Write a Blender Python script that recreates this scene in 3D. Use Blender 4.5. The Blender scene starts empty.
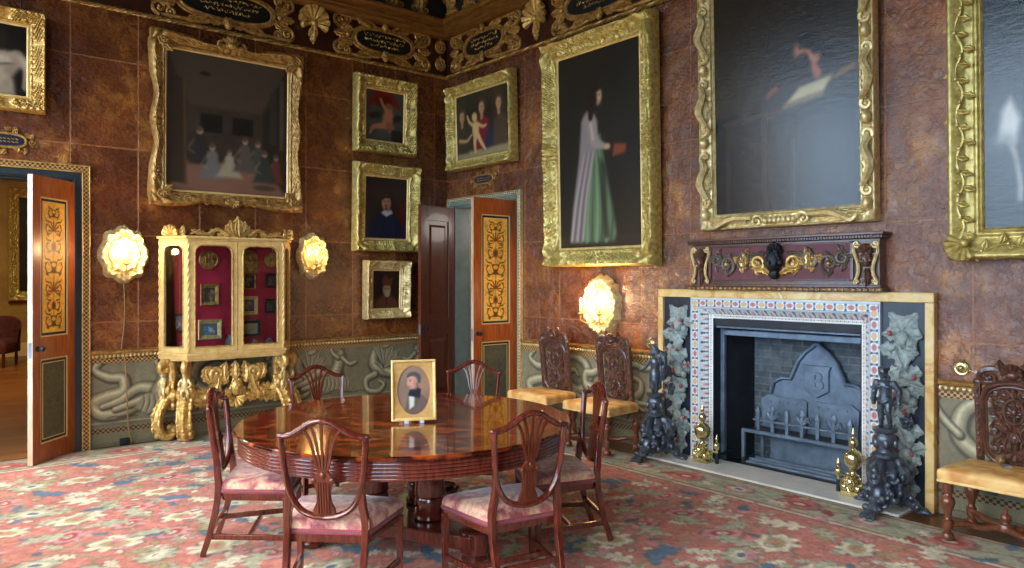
import bpy, bmesh, math, random
import numpy as np
from mathutils import Vector, Matrix, Euler
random.seed(7)
rng = np.random.default_rng(7)
S = bpy.context.scene
COL = S.collection
PI = math.pi
R = math.radians

# ------------------------------------------------------------------ colour / materials
def lin1(c):
    return c / 12.92 if c <= 0.04045 else ((c + 0.055) / 1.055) ** 2.4
def L(r, g, b):
    """0-255 display colour -> linear RGBA"""
    return (lin1(r / 255), lin1(g / 255), lin1(b / 255), 1)

class Nodes:
    def __init__(self, name):
        self.m = bpy.data.materials.new(name)
        self.m.use_nodes = True
        self.t = self.m.node_tree
        self.b = self.t.nodes['Principled BSDF']
        self.out = self.t.nodes['Material Output']
    def n(self, typ, **kw):
        nd = self.t.nodes.new(typ)
        for k, v in kw.items():
            if k.startswith('i_'):
                nd.inputs[k[2:].replace('_', ' ')].default_value = v
            elif k.startswith('x'):
                nd.inputs[int(k[1:])].default_value = v
            else:
                setattr(nd, k, v)
        return nd
    def l(self, a, ao, b, bi):
        self.t.links.new(a.outputs[ao], b.inputs[bi])
    def set(self, **kw):
        for k, v in kw.items():
            self.b.inputs[k.replace('_', ' ')].default_value = v
    def coords(self, kind='Object', scale=(1, 1, 1), loc=(0, 0, 0)):
        tc = self.n('ShaderNodeTexCoord')
        mp = self.n('ShaderNodeMapping')
        mp.inputs['Scale'].default_value = scale
        mp.inputs['Location'].default_value = loc
        self.l(tc, kind, mp, 'Vector')
        return mp
    def ramp(self, stops, src=None, out=0):
        r = self.n('ShaderNodeValToRGB')
        e = r.color_ramp.elements
        while len(e) < len(stops):
            e.new(0.5)
        for el, (p, c) in zip(e, stops):
            el.position = p
            el.color = c if len(c) == 4 else (*c, 1)
        if src is not None:
            self.l(src, out, r, 'Fac')
        return r
    def noise(self, vec, scale, detail=4, rough=.55, dist=0):
        nz = self.n('ShaderNodeTexNoise')
        nz.inputs['Scale'].default_value = scale
        nz.inputs['Detail'].default_value = detail
        nz.inputs['Roughness'].default_value = rough
        nz.inputs['Distortion'].default_value = dist
        if vec is not None:
            self.l(vec, 0, nz, 'Vector')
        return nz
    def mix(self, fac, a, b, mode='MIX'):
        """a, b, fac: (node, out) or constant"""
        mx = self.n('ShaderNodeMix', data_type='RGBA', blend_type=mode)
        for idx, val in ((0, fac), (6, a), (7, b)):
            if isinstance(val, tuple) and len(val) == 2 and hasattr(val[0], 'outputs'):
                self.t.links.new(val[0].outputs[val[1]], mx.inputs[idx])
            else:
                mx.inputs[idx].default_value = val
        return (mx, 2)
    def math(self, op, a, b=0.0):
        m = self.n('ShaderNodeMath', operation=op)
        for idx, val in ((0, a), (1, b)):
            if isinstance(val, tuple):
                self.t.links.new(val[0].outputs[val[1]], m.inputs[idx])
            else:
                m.inputs[idx].default_value = val
        return (m, 0)
    def base(self, p):
        self.t.links.new(p[0].outputs[p[1]], self.b.inputs['Base Color'])
    def bump(self, p, strength=.3, dist=.01):
        bp = self.n('ShaderNodeBump')
        bp.inputs['Strength'].default_value = strength
        bp.inputs['Distance'].default_value = dist
        self.t.links.new(p[0].outputs[p[1]], bp.inputs['Height'])
        self.l(bp, 0, self.b, 'Normal')

def simple(name, c1, c2=None, scale=8, rough=.5, metal=0., bump=0., bscale=None, stretch=(1, 1, 1), coat=0., spec=.5, detail=4):
    k = Nodes(name)
    k.set(Roughness=rough, Metallic=metal)
    k.b.inputs['Coat Weight'].default_value = coat
    k.b.inputs['Coat Roughness'].default_value = .08
    k.b.inputs['Specular IOR Level'].default_value = spec
    co = k.coords('Object', stretch)
    if c2:
        nz = k.noise(co, scale, detail)
        r = k.ramp([(.35, c1), (.68, c2)], nz, 0)
        k.base((r, 0))
    else:
        k.b.inputs['Base Color'].default_value = c1
    if bump:
        nb = k.noise(co, bscale or scale * 4, 3)
        k.bump((nb, 0), bump, .004)
    return k.m

M = {}
M['gilt'] = simple('gilt', L(232, 196, 118), L(178, 130, 62), 30, .38, .5, .25, 120)
M['gilt_pale'] = simple('gilt_pale', L(240, 218, 160), L(204, 168, 100), 26, .38, .4, .25, 120)
M['gilt_dark'] = simple('gilt_dark', L(204, 158, 88), L(132, 92, 46), 24, .42, .45, .3, 90)
M['gilt_yellow'] = simple('gilt_yellow', L(222, 198, 118), L(166, 138, 66), 26, .38, .42, .25, 120)
M['gilt_paint'] = simple('gilt_paint', L(238, 204, 134), L(216, 174, 100), 14, .42, .12, .1, 60)
M['mahogany'] = simple('mahogany', L(74, 28, 20), L(112, 46, 32), 5, .2, 0, 0, None, (14, 14, 2), .7)
M['mahogany_dark'] = simple('mahogany_dark', L(84, 34, 16), L(110, 46, 22), 5, .34, 0, 0, None, (12, 12, 1.6), .3)
M['walnut_carved'] = simple('walnut_carved', L(104, 66, 50), L(70, 42, 34), 24, .3, 0, .3, 70, (1, 1, 1), .3)
M['door_wood'] = simple('door_wood', L(176, 92, 36), L(140, 62, 22), 4, .3, 0, 0, None, (9, 9, 1.2), .35)
M['door_edge_daylit'] = simple('door_edge_daylit', L(206, 190, 170), L(186, 140, 92), 3, .3, 0, 0, None, (4, 4, .8), .2)  # door wood paled: daylight on the leading edge is put into its colour
M['walnut_turned'] = simple('walnut_turned', L(124, 70, 46), L(88, 48, 30), 6, .28, 0, 0, None, (8, 8, 2), .4)
M['bronze'] = simple('bronze', L(98, 108, 120), L(58, 64, 74), 26, .32, .5, .25, 60)
M['iron'] = simple('iron', L(112, 130, 148), L(84, 100, 118), 9, .48, .3, .15, 60)
M['iron_black'] = simple('iron_black', L(38, 42, 48), L(26, 28, 32), 9, .5, .3, .2, 40)
M['brass'] = simple('brass', L(222, 208, 152), L(182, 162, 106), 12, .2, .85, .08, 50)
M['slate'] = simple('slate', L(40, 48, 60), L(30, 36, 46), 7, .3, 0, .05, 30)
M['stone_leaf'] = simple('stone_leaf', L(160, 170, 164), L(116, 128, 124), 34, .5, 0, .3, 70)
M['stone_berry'] = simple('stone_berry', L(176, 86, 84), L(150, 76, 74), 12, .4)
M['white_marble'] = simple('white_marble', L(214, 222, 226), L(190, 200, 208), 5, .25, 0, 0)
M['hearth_stone'] = simple('hearth_stone', L(230, 226, 216), L(200, 200, 196), 3.2, .4, 0, .1, 30)
M['wood_floor'] = simple('wood_floor_strip', L(112, 68, 38), L(80, 46, 26), 4, .35, 0, 0, None, (1, 10, 1), .2)
M['velvet'] = None
M['black'] = simple('black_paint', L(24, 22, 22), None, 1, .4)
M['cream'] = simple('cream_line', L(222, 196, 140), None, 1, .45)
M['teal'] = simple('teal_frame', L(48, 58, 62), L(36, 44, 48), 6, .4)
M['sage_frame'] = simple('sage_frame', L(128, 136, 124), L(110, 120, 108), 6, .45)
M['sage_panel'] = simple('sage_panel', L(172, 148, 116), L(158, 136, 106), 4, .5)
M['acrylic'] = simple('acrylic', L(200, 205, 210), None, 1, .1, 0, 0)
M['frieze_board'] = simple('frieze_board', L(70, 32, 20), L(44, 20, 14), 7, .35, 0, .1, 30)
M['cornice_wood'] = simple('cornice_wood', L(146, 98, 46), L(104, 66, 30), 7, .4, .25, .05, 30, (1, 1, 6))
M['ceiling_dark'] = simple('ceiling_dark', L(40, 42, 48), L(24, 24, 28), 9, .5)
M['amber_wall'] = simple('amber_wall', L(176, 140, 70), L(150, 112, 52), 3, .6)
M['plain_wall'] = simple('plain_wall', L(120, 84, 56), L(90, 60, 40), 3, .5)
M['white_paint'] = simple('white_paint', L(225, 225, 220), None, 1, .5)
M['olive_paint'] = simple('olive_paint', L(112, 106, 82), L(96, 90, 70), 5, .5)
M['red_cloth'] = simple('red_cloth', L(92, 34, 30), L(60, 22, 22), 12, .8)
M['flex'] = simple('flex', L(150, 116, 70), None, 1, .5)
M['porcelain'] = simple('porcelain', L(196, 200, 206), L(120, 130, 150), 40, .2)
M['candle'] = simple('candle_wax', L(240, 214, 170), None, 1, .5)
M['paper'] = simple('parchment', L(196, 176, 136), L(176, 152, 112), 5, .7)

def mat_emit(name, col, strength):
    k = Nodes(name)
    k.b.inputs['Base Color'].default_value = col
    k.b.inputs['Emission Color'].default_value = col
    k.b.inputs['Emission Strength'].default_value = strength
    return k.m
M['bulb'] = mat_emit('lit_bulb', L(255, 214, 140), 28)
M['shade_lit'] = mat_emit('lit_shade', L(255, 190, 130), 2.2)

def mat_velvet():
    k = Nodes('pink_velvet')
    k.set(Roughness=.75)
    k.b.inputs['Sheen Weight'].default_value = .6
    k.b.inputs['Sheen Roughness'].default_value = .4
    co = k.coords('Object')
    a = k.noise(co, 7, 5, .6, 1.2)
    r = k.ramp([(.36, L(140, 70, 78)), (.47, L(196, 126, 118)), (.57, L(226, 188, 156))], a, 0)
    b = k.noise(co, 45, 4)
    r2 = k.ramp([(.35, L(190, 150, 150)), (.65, L(255, 255, 255))], b, 0)
    k.base(k.mix(.55, (r, 0), (r2, 0), 'MULTIPLY'))
    k.bump((b, 0), .2, .004)
    return k.m
M['velvet'] = mat_velvet()
M['velvet_trim'] = simple('velvet_trim', L(158, 66, 70), L(132, 52, 60), 20, .7, 0, .2, 200)
M['yellow_damask'] = simple('yellow_damask', L(238, 194, 122), L(208, 142, 72), 11, .55, 0, .1, 50, detail=1)
M['crimson'] = simple('crimson_lining', L(196, 34, 70), L(172, 26, 58), 9, .8)

def mat_leather(name, zoff, uoff, w=.572, h=.83, warm=0., bmp=.8, coat=.4):
    """embossed and gilded leather hangings, sewn in oblong skins"""
    k = Nodes(name)
    co = k.coords('Object')
    sep = k.n('ShaderNodeSeparateXYZ'); k.l(co, 0, sep, 0)
    cmb = k.n('ShaderNodeCombineXYZ')
    k.l(sep, 'X', cmb, 'X'); k.l(sep, 'Z', cmb, 'Y')
    mp = k.n('ShaderNodeMapping'); mp.inputs['Location'].default_value = (-uoff, -zoff, 0)
    k.l(cmb, 0, mp, 'Vector')
    br = k.n('ShaderNodeTexBrick', offset=0.0, squash=1.0)
    br.inputs['Scale'].default_value = 1
    br.inputs['Brick Width'].default_value = w
    br.inputs['Row Height'].default_value = h
    br.inputs['Mortar Size'].default_value = .008
    br.inputs['Mortar Smooth'].default_value = .2
    br.inputs['Color1'].default_value = (0, 0, 0, 1)
    br.inputs['Color2'].default_value = (1, 1, 1, 1)
    br.inputs['Mortar'].default_value = (.5, .5, .5, 1)
    k.l(mp, 0, br, 'Vector')
    big = k.noise(co, 1.6, 5, .6, .6)
    ground = k.ramp([(.3, L(74, 34, 16)), (.48, L(118, 63, 27)), (.7, L(172, 98, 42))], big, 0)
    # gilded scrolling foliage
    vor = k.n('ShaderNodeTexVoronoi', feature='SMOOTH_F1'); vor.inputs['Scale'].default_value = 7
    nw = k.noise(co, 4, 3)
    warp = k.mix(.25, (co, 0), (nw, 1), 'ADD')
    k.t.links.new(warp[0].outputs[2], vor.inputs['Vector'])
    fine = k.noise(co, 15, 6, .65, 1.5)
    gm = k.math('MULTIPLY', (vor, 0), (fine, 0))
    gr = k.ramp([(.17, (0, 0, 0)), (.30, (1, 1, 1))], gm[0], 0)
    wear = k.noise(co, 2.3, 4, .6)
    wr = k.ramp([(.42, (0, 0, 0)), (.66, (1, 1, 1))], wear, 0)
    gmask = k.math('MULTIPLY', (gr, 0), (wr, 0))
    gold = k.mix(gmask, (ground, 0), L(206, 146, 66))
    # skins vary
    var = k.ramp([(0, L(150, 124, 112)), (1, L(255, 250, 244))], br, 0)
    c2 = k.mix(1.0, gold, (var, 0), 'MULTIPLY')
    dk = k.noise(co, 5.5, 5, .7)
    dkr = k.ramp([(.34, L(150, 130, 120)), (.6, (1, 1, 1))], dk, 0)
    c3 = k.mix(.75, c2, (dkr, 0), 'MULTIPLY')
    c4 = k.mix((br, 1), c3, L(150, 96, 58))
    if warm:
        c4 = k.mix(warm, c4, L(196, 110, 58))
    k.base(c4)
    rr = k.ramp([(.3, (.2, .2, .2)), (.7, (.36, .36, .36))], fine, 0)
    k.l(rr, 0, k.b, 'Roughness')
    k.b.inputs['Specular IOR Level'].default_value = .8
    k.b.inputs['Coat Weight'].default_value = coat
    k.b.inputs['Coat Roughness'].default_value = .3
    hh = k.math('ADD', (vor, 0), k.math('MULTIPLY', (fine, 0), .7))
    h2 = k.math('ADD', hh, k.math('MULTIPLY', (dk, 0), 1.2))
    h2 = k.math('ADD', h2, k.math('MULTIPLY', (br, 1), -.8))
    k.bump(h2, bmp, .03)
    return k.m
M['leather_back'] = mat_leather('leather_back', 1.18, -3.642, .575, .83, .10, .3, .1)
M['leather_right'] = mat_leather('leather_right', 1.17, 1.53, .565, .83, .12, .7, .35)

def mat_table():
    k = Nodes('flame_mahogany')
    co = k.coords('Object')
    w = k.n('ShaderNodeTexWave', wave_type='BANDS', bands_direction='DIAGONAL')
    w.inputs['Scale'].default_value = 3.2
    w.inputs['Distortion'].default_value = 9
    w.inputs['Detail'].default_value = 5
    w.inputs['Detail Scale'].default_value = 1.6
    k.l(co, 0, w, 'Vector')
    r = k.ramp([(.1, L(70, 22, 9)), (.5, L(118, 44, 16)), (.95, L(172, 80, 30))], w, 0)
    n = k.noise(co, 3, 5, .6, .8)
    r2 = k.ramp([(.35, L(170, 140, 130)), (.65, (1, 1, 1))], n, 0)
    k.base(k.mix(.8, (r, 0), (r2, 0), 'MULTIPLY'))
    k.set(Roughness=.16)
    k.b.inputs['Specular IOR Level'].default_value = .35
    k.b.inputs['Coat Weight'].default_value = .6
    k.b.inputs['Coat Roughness'].default_value = .03
    nb = k.noise(co, 5, 2)
    k.bump((nb, 0), .06, .01)
    return k.m
M['table_top'] = mat_table()

def mat_marble_yellow():
    k = Nodes('siena_marble')
    co = k.coords('Object')
    n = k.noise(co, 4, 6, .6, 1.8)
    r = k.ramp([(.3, L(232, 206, 150)), (.5, L(226, 190, 120)), (.62, L(206, 156, 84)), (.72, L(236, 218, 176))], n, 0)
    k.base((r, 0)); k.set(Roughness=.22)
    return k.m
M['siena'] = mat_marble_yellow()

def mat_planks():
    k = Nodes('oak_boards')
    co = k.coords('Object')
    br = k.n('ShaderNodeTexBrick', offset=.5)
    br.inputs['Scale'].default_value = 1
    br.inputs['Brick Width'].default_value = 2.2
    br.inputs['Row Height'].default_value = .16
    br.inputs['Mortar Size'].default_value = .003
    br.inputs['Color1'].default_value = L(150, 92, 40)
    br.inputs['Color2'].default_value = L(124, 72, 30)
    br.inputs['Mortar'].default_value = L(60, 34, 16)
    k.l(co, 0, br, 'Vector')
    n = k.noise(k.coords('Object', (1.2, 16, 1)), 4, 4)
    r = k.ramp([(.3, L(190, 180, 170)), (.7, (1, 1, 1))], n, 0)
    k.base(k.mix(.8, (br, 0), (r, 0), 'MULTIPLY'))
    k.set(Roughness=.32)
    return k.m
M['planks'] = mat_planks()

def mat_brick():
    k = Nodes('sooty_brick')
    co = k.coords('Object', (1, 1, 1))
    sep = k.n('ShaderNodeSeparateXYZ'); k.l(co, 0, sep, 0)
    cmb = k.n('ShaderNodeCombineXYZ'); k.l(sep, 'X', cmb, 'X'); k.l(sep, 'Z', cmb, 'Y')
    br = k.n('ShaderNodeTexBrick')
    br.inputs['Scale'].default_value = 1
    br.inputs['Brick Width'].default_value = .2
    br.inputs['Row Height'].default_value = .06
    br.inputs['Mortar Size'].default_value = .006
    br.inputs['Color1'].default_value = L(92, 104, 112)
    br.inputs['Color2'].default_value = L(66, 76, 84)
    br.inputs['Mortar'].default_value = L(108, 116, 120)
    k.l(cmb, 0, br, 'Vector')
    n = k.noise(co, 14, 5, .65)
    r = k.ramp([(.3, L(130, 130, 130)), (.7, (1, 1, 1))], n, 0)
    k.base(k.mix(.9, (br, 0), (r, 0), 'MULTIPLY'))
    k.set(Roughness=.55)
    k.bump(k.math('ADD', (n, 0), k.math('MULTIPLY', (br, 1), -.8)), .7, .02)
    return k.m
M['brick'] = mat_brick()

def mat_check(name, a, b, g, su, axis='X', diamond=False):
    k = Nodes(name)
    co = k.coords('Object')
    if axis == 'Z':
        sep = k.n('ShaderNodeSeparateXYZ'); k.l(co, 0, sep, 0)
        cmb = k.n('ShaderNodeCombineXYZ'); k.l(sep, 'Z', cmb, 'X'); k.l(sep, 'X', cmb, 'Z')
        co = cmb
    ch = k.n('ShaderNodeTexChecker'); ch.inputs['Scale'].default_value = su
    ch.inputs['Color1'].default_value = a; ch.inputs['Color2'].default_value = b
    mp = k.n('ShaderNodeMapping'); mp.inputs['Location'].default_value = (.003, .21, .003)
    k.l(co, 0, mp, 0)
    k.l(mp, 0, ch, 'Vector')
    k.base((ch, 0)); k.set(Roughness=.45)
    return k.m
M['check'] = mat_check('gold_black_check', L(200, 150, 80), L(66, 42, 28), None, 52)
M['check_dark'] = mat_check('dull_check', L(140, 112, 70), L(50, 42, 34), None, 46)

def mat_paint(name, rough, bump=.0, coat=0., spec=.5):
    k = Nodes(name)
    a = k.n('ShaderNodeAttribute', attribute_name='paint')
    k.base((a, 'Color'))
    k.set(Roughness=rough)
    k.b.inputs['Specular IOR Level'].default_value = spec
    k.b.inputs['Coat Weight'].default_value = coat
    k.b.inputs['Coat Roughness'].default_value = .1
    if bump:
        n = k.noise(k.coords('Object', (1, 1, 3)), 9, 6, .7)
        k.bump((n, 0), bump, .012)
    return k.m
M['oil'] = mat_paint('oil_paint', .35, .12, 0, .3)
M['oil_gloss'] = mat_paint('oil_paint_varnished', .19, .16, 0, .5)
M['painted'] = mat_paint('painted_panel', .5)
M['woven'] = mat_paint('woven_wool', .95, 0, 0, .1)
M['inlay'] = mat_paint('marble_inlay', .3)

def mat_glass():
    k = Nodes('thin_glass')
    t = k.t
    tr = k.n('ShaderNodeBsdfTransparent'); tr.inputs[0].default_value = (.93, .96, .95, 1)
    gl = k.n('ShaderNodeBsdfGlossy'); gl.inputs['Roughness'].default_value = .02
    fr = k.n('ShaderNodeFresnel'); fr.inputs[0].default_value = 1.5
    mx = k.n('ShaderNodeMixShader')
    k.l(fr, 0, mx, 0); k.l(tr, 0, mx, 1); k.l(gl, 0, mx, 2)
    k.l(mx, 0, k.out, 'Surface')
    return k.m
M['glass'] = mat_glass()

# ------------------------------------------------------------------ mesh builder
def cr(pts, n=6):
    """smooth curve through points (Catmull-Rom)"""
    P = [np.array(p, float) for p in pts]
    P = [2 * P[0] - P[1]] + P + [2 * P[-1] - P[-2]]
    out = []
    for i in range(1, len(P) - 2):
        p0, p1, p2, p3 = P[i - 1:i + 3]
        for j in range(n):
            t = j / n
            out.append(.5 * (2 * p1 + (p2 - p0) * t + (2 * p0 - 5 * p1 + 4 * p2 - p3) * t * t + (3 * p1 - p0 - 3 * p2 + p3) * t ** 3))
    out.append(P[-2])
    return out

class MB:
    def __init__(self):
        self.v = []; self.f = []
    def add(self, vs, fs, T=None):
        o = len(self.v)
        if T is not None:
            vs = [tuple(T @ Vector(v)) for v in vs]
        self.v += [tuple(float(c) for c in v) for v in vs]
        self.f += [tuple(i + o for i in f) for f in fs]
        return self
    def box(self, c, s, rot=None, taper=1.0):
        x, y, z = [q / 2 for q in s]
        vs = [(sx * x * (taper if sz > 0 else 1), sy * y * (taper if sz > 0 else 1), sz * z) for sz in (-1, 1) for sy in (-1, 1) for sx in (-1, 1)]
        fs = [(0, 2, 3, 1), (4, 5, 7, 6), (0, 1, 5, 4), (2, 6, 7, 3), (0, 4, 6, 2), (1, 3, 7, 5)]
        T = Matrix.Translation(c)
        if rot is not None:
            T = T @ Euler(rot).to_matrix().to_4x4()
        return self.add(vs, fs, T)
    def span(self, a, b):
        return self.box([(p + q) / 2 for p, q in zip(a, b)], [abs(q - p) for p, q in zip(a, b)])
    def tube(self, pts, r, n=8, up=None, flat=1.0, cap=True, closed=False):
        P = [Vector(p) for p in pts]
        N = len(P)
        rad = r if hasattr(r, '__len__') else [r] * N
        if len(rad) != N:
            rad = list(np.interp(np.linspace(0, 1, N), np.linspace(0, 1, len(rad)), rad))
        vs = []; fs = []
        ref = Vector(up) if up else None
        prev = None
        for i in range(N):
            a = P[(i - 1) % N] if (i > 0 or closed) else P[i]
            b = P[(i + 1) % N] if (i < N - 1 or closed) else P[i]
            t = (b - a)
            t = t.normalized() if t.length > 1e-9 else Vector((0, 0, 1))
            if ref is not None:
                x = ref.cross(t)
                if x.length < 1e-5:
                    x = prev or t.orthogonal()
                x.normalize()
            elif prev is None:
                x = t.orthogonal().normalized()
            else:
                x = prev - t * prev.dot(t)
                x = x.normalized() if x.length > 1e-6 else t.orthogonal().normalized()
            prev = x
            y = t.cross(x)
            for k in range(n):
                an = 2 * PI * k / n
                vs.append(P[i] + x * math.cos(an) * rad[i] + y * math.sin(an) * rad[i] * flat)
        m = N if closed else N - 1
        for i in range(m):
            j = (i + 1) % N
            for k in range(n):
                l = (k + 1) % n
                fs.append((i * n + k, i * n + l, j * n + l, j * n + k))
        if cap and not closed:
            fs.append(tuple(range(n))[::-1]); fs.append(tuple((N - 1) * n + k for k in range(n)))
        return self.add(vs, fs)
    def bar(self, pts, w, h, up=(0, 0, 1), ws=None):
        """rectangular section swept along pts; w across, h along 'up'"""
        P = [Vector(p) for p in pts]; N = len(P); vs = []; fs = []
        for i in range(N):
            t = (P[min(i + 1, N - 1)] - P[max(i - 1, 0)]).normalized()
            x = Vector(up).cross(t)
            x = x.normalized() if x.length > 1e-6 else Vector((1, 0, 0))
            y = t.cross(x)
            k = ws[i] if ws else 1
            for a, b in ((-1, -1), (1, -1), (1, 1), (-1, 1)):
                vs.append(P[i] + x * a * w * k / 2 + y * b * h * k / 2)
        for i in range(N - 1):
            for k in range(4):
                l = (k + 1) % 4
                fs.append((i * 4 + k, i * 4 + l, i * 4 + 4 + l, i * 4 + 4 + k))
        fs += [(3, 2, 1, 0), tuple((N - 1) * 4 + k for k in range(4))]
        return self.add(vs, fs)
    def lathe(self, prof, n=20, T=None, cap=True):
        vs = []; fs = []
        for r, z in prof:
            for k in range(n):
                a = 2 * PI * k / n
                vs.append((r * math.cos(a), r * math.sin(a), z))
        for i in range(len(prof) - 1):
            for k in range(n):
                l = (k + 1) % n
                fs.append((i * n + k, i * n + l, (i + 1) * n + l, (i + 1) * n + k))
        if cap:
            fs.append(tuple(range(n))[::-1]); fs.append(tuple((len(prof) - 1) * n + k for k in range(n)))
        return self.add(vs, fs, T)
    def prism(self, poly, d0, d1, T=None):
        """outline (x,z) extruded from y=-d0 (back) to y=-d1 (front)"""
        n = len(poly)
        vs = [(x, -d0, z) for x, z in poly] + [(x, -d1, z) for x, z in poly]
        fs = [tuple(range(n))[::-1], tuple(range(n, 2 * n))] + [(i, (i + 1) % n, n + (i + 1) % n, n + i) for i in range(n)]
        return self.add(vs, fs, T)
    def ell(self, c, r, nu=12, nv=8, rot=None):
        vs = []; fs = []
        for j in range(1, nv):
            th = PI * j / nv
            for i in range(nu):
                ph = 2 * PI * i / nu
                vs.append((r[0] * math.sin(th) * math.cos(ph), r[1] * math.sin(th) * math.sin(ph), r[2] * math.cos(th)))
        top = len(vs); vs.append((0, 0, r[2])); vs.append((0, 0, -r[2]))
        for j in range(nv - 2):
            for i in range(nu):
                k = (i + 1) % nu
                fs.append((j * nu + i, (j + 1) * nu + i, (j + 1) * nu + k, j * nu + k))
        for i in range(nu):
            k = (i + 1) % nu
            fs.append((top, i, k)); fs.append((top + 1, (nv - 2) * nu + k, (nv - 2) * nu + i))
        T = Matrix.Translation(c)
        if rot is not None:
            T = T @ Euler(rot).to_matrix().to_4x4()
        return self.add(vs, fs, T)
    def grid(self, X, Y, Z, wrap=False):
        """arrays (a,b) -> quad surface"""
        a, b = X.shape
        o = len(self.v)
        self.v += list(zip(X.ravel().tolist(), Y.ravel().tolist(), Z.ravel().tolist()))
        for i in range(a - 1):
            for j in range(b if wrap else b - 1):
                k = (j + 1) % b
                self.f.append((o + i * b + j, o + i * b + k, o + (i + 1) * b + k, o + (i + 1) * b + j))
        return self
    # ---- carved ornament in the x,z plane, standing out towards -y
    def scroll(self, x, z, r, a0, turns, thick, hand=1, y=0., r_end=.12, n=6, taper=.55, steps=None):
        steps = steps or int(10 * turns) + 4
        pts = []; rad = []
        for i in range(steps):
            t = i / (steps - 1)
            a = a0 + hand * 2 * PI * turns * t
            rr = r * (1 - t * (1 - r_end))
            pts.append((x + rr * math.cos(a), -y - thick * .5, z + rr * math.sin(a)))
            rad.append(thick * (1 - t * (1 - taper)))
        self.tube(pts, rad, n)
        self.ell(pts[-1], (thick * .9,) * 3, 8, 6)
        return self
    def stem(self, pts, thick, y=0., n=6, k=5, rise=0.):
        t0 = thick[0] if hasattr(thick, '__len__') else thick
        P = cr([(p[0], -y - (p[2] if len(p) > 2 else t0 * .5), p[1]) for p in pts], k)
        return self.tube(P, thick, n)
    def leaf(self, x, z, ang, Ln, W, curl=0., y=0., th=.02, lobes=4, tip=0.):
        """acanthus leaf lying on the ground surface, starting at x,z, heading ang"""
        nt, ns = 3 * lobes + 3, 7
        px, pz = x, z
        X = np.zeros((nt, ns)); Y = np.zeros((nt, ns)); Z = np.zeros((nt, ns))
        for i in range(nt):
            t = i / (nt - 1)
            a = ang + curl * t
            if i:
                px += Ln / (nt - 1) * math.cos(a); pz += Ln / (nt - 1) * math.sin(a)
            w = W * (math.sin(PI * min(1, .12 + t * .88)) ** .7 + .02) * (1 + .26 * math.cos(2 * PI * lobes * t))
            for j in range(ns):
                s = -1 + 2 * j / (ns - 1)
                sw = t * .12 * Ln * abs(s)
                X[i, j] = px - math.sin(a) * s * w / 2 + math.cos(a) * sw * .6
                Z[i, j] = pz + math.cos(a) * s * w / 2 + math.sin(a) * sw * .6
                hgt = th * (1 - abs(s) ** 2) * (.75 + .25 * math.cos(s * 3 * PI)) * (1 - .35 * t) + tip * t * t
                Y[i, j] = -y - hgt
        return self.grid(X, Y, Z)
    def shell(self, x, z, Rr, a0, a1, n=7, th=.02, y=0.):
        for i in range(n):
            a = a0 + (a1 - a0) * i / (n - 1)
            k = .86 + .14 * math.sin(PI * i / (n - 1))
            pts = [(x + Rr * k * t * math.cos(a), -y - th * (.4 + .6 * math.sin(PI * .5 * t)), z + Rr * k * t * math.sin(a)) for t in (0, .25, .5, .75, .93, 1)]
            w = abs(a1 - a0) / (n - 1) * Rr * k * .5
            self.tube(pts, [w * .16, w * .4, w * .65, w * .9, w, w * .5], 6)
        return self
    def mask(self, x, z, s, y=0.):
        self.ell((x, -y - s * .25, z), (s * .36, s * .3, s * .5), 12, 10)
        self.ell((x, -y - s * .55, z - s * .05), (s * .06, s * .1, s * .12), 6, 6)
        for q in (-1, 1):
            self.ell((x + q * s * .14, -y - s * .5, z + s * .08), (s * .07, s * .05, s * .05), 6, 5)
            self.ell((x + q * s * .2, -y - s * .42, z - s * .12), (s * .11, s * .1, s * .1), 6, 5)
            for k in range(4):
                self.ell((x + q * s * (.16 + .07 * k), -y - s * .28, z + s * (.46 - .17 * k)), (s * .13, s * .13, s * .13), 6, 5)
        self.ell((x, -y - s * .5, z - s * .25), (s * .11, s * .06, s * .04), 6, 5)
        return self
    def build(self, name, mat, parent=None, smooth=45, loc=None, rot=None, bevel=0., remesh=0., seg=2):
        me = bpy.data.meshes.new(name)
        me.from_pydata(self.v, [], self.f)
        if smooth:
            me.shade_smooth()
            me.set_sharp_from_angle(angle=R(smooth))
        me.validate(verbose=False)
        if isinstance(mat, str):
            mat = M[mat]
        me.materials.append(mat)
        o = bpy.data.objects.new(name, me)
        COL.objects.link(o)
        if parent is not None:
            o.parent = parent
        if loc is not None:
            o.location = loc
        if rot is not None:
            o.rotation_euler = rot
        if remesh:
            md = o.modifiers.new('remesh', 'REMESH'); md.mode = 'VOXEL'; md.voxel_size = remesh; md.use_smooth_shade = True
            sm = o.modifiers.new('smooth', 'SMOOTH'); sm.factor = .5; sm.iterations = 1
        if bevel:
            md = o.modifiers.new('bevel', 'BEVEL'); md.width = bevel; md.segments = seg; md.limit_method = 'ANGLE'; md.angle_limit = R(40)
        return o

def tag(o, label=None, cat=None, group=None, kind=None):
    if label: o['label'] = label
    if cat: o['category'] = cat
    if group: o['group'] = group
    if kind: o['kind'] = kind
    return o

def empty(name, loc=(0, 0, 0), rot=(0, 0, 0), label=None, cat=None, group=None, kind=None, parent=None):
    o = bpy.data.objects.new(name, None)
    o.empty_display_size = .1
    COL.objects.link(o)
    o.location = loc; o.rotation_euler = rot
    if parent is not None: o.parent = parent
    return tag(o, label, cat, group, kind)

def on_wall(wall, u, v, off=0., tilt=0.):
    """placement on a wall as seen from inside: u to the right, v up, off from the wall"""
    if wall == 'back':
        return (u, -off, v), (R(tilt), 0, 0)
    return (-off, -u, v), (R(tilt), 0, -PI / 2)

def copy_tree(o, parent=None):
    c = o.copy(); COL.objects.link(c)
    if parent is not None: c.parent = parent
    for ch in list(o.children):
        copy_tree(ch, c)
    return c

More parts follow.
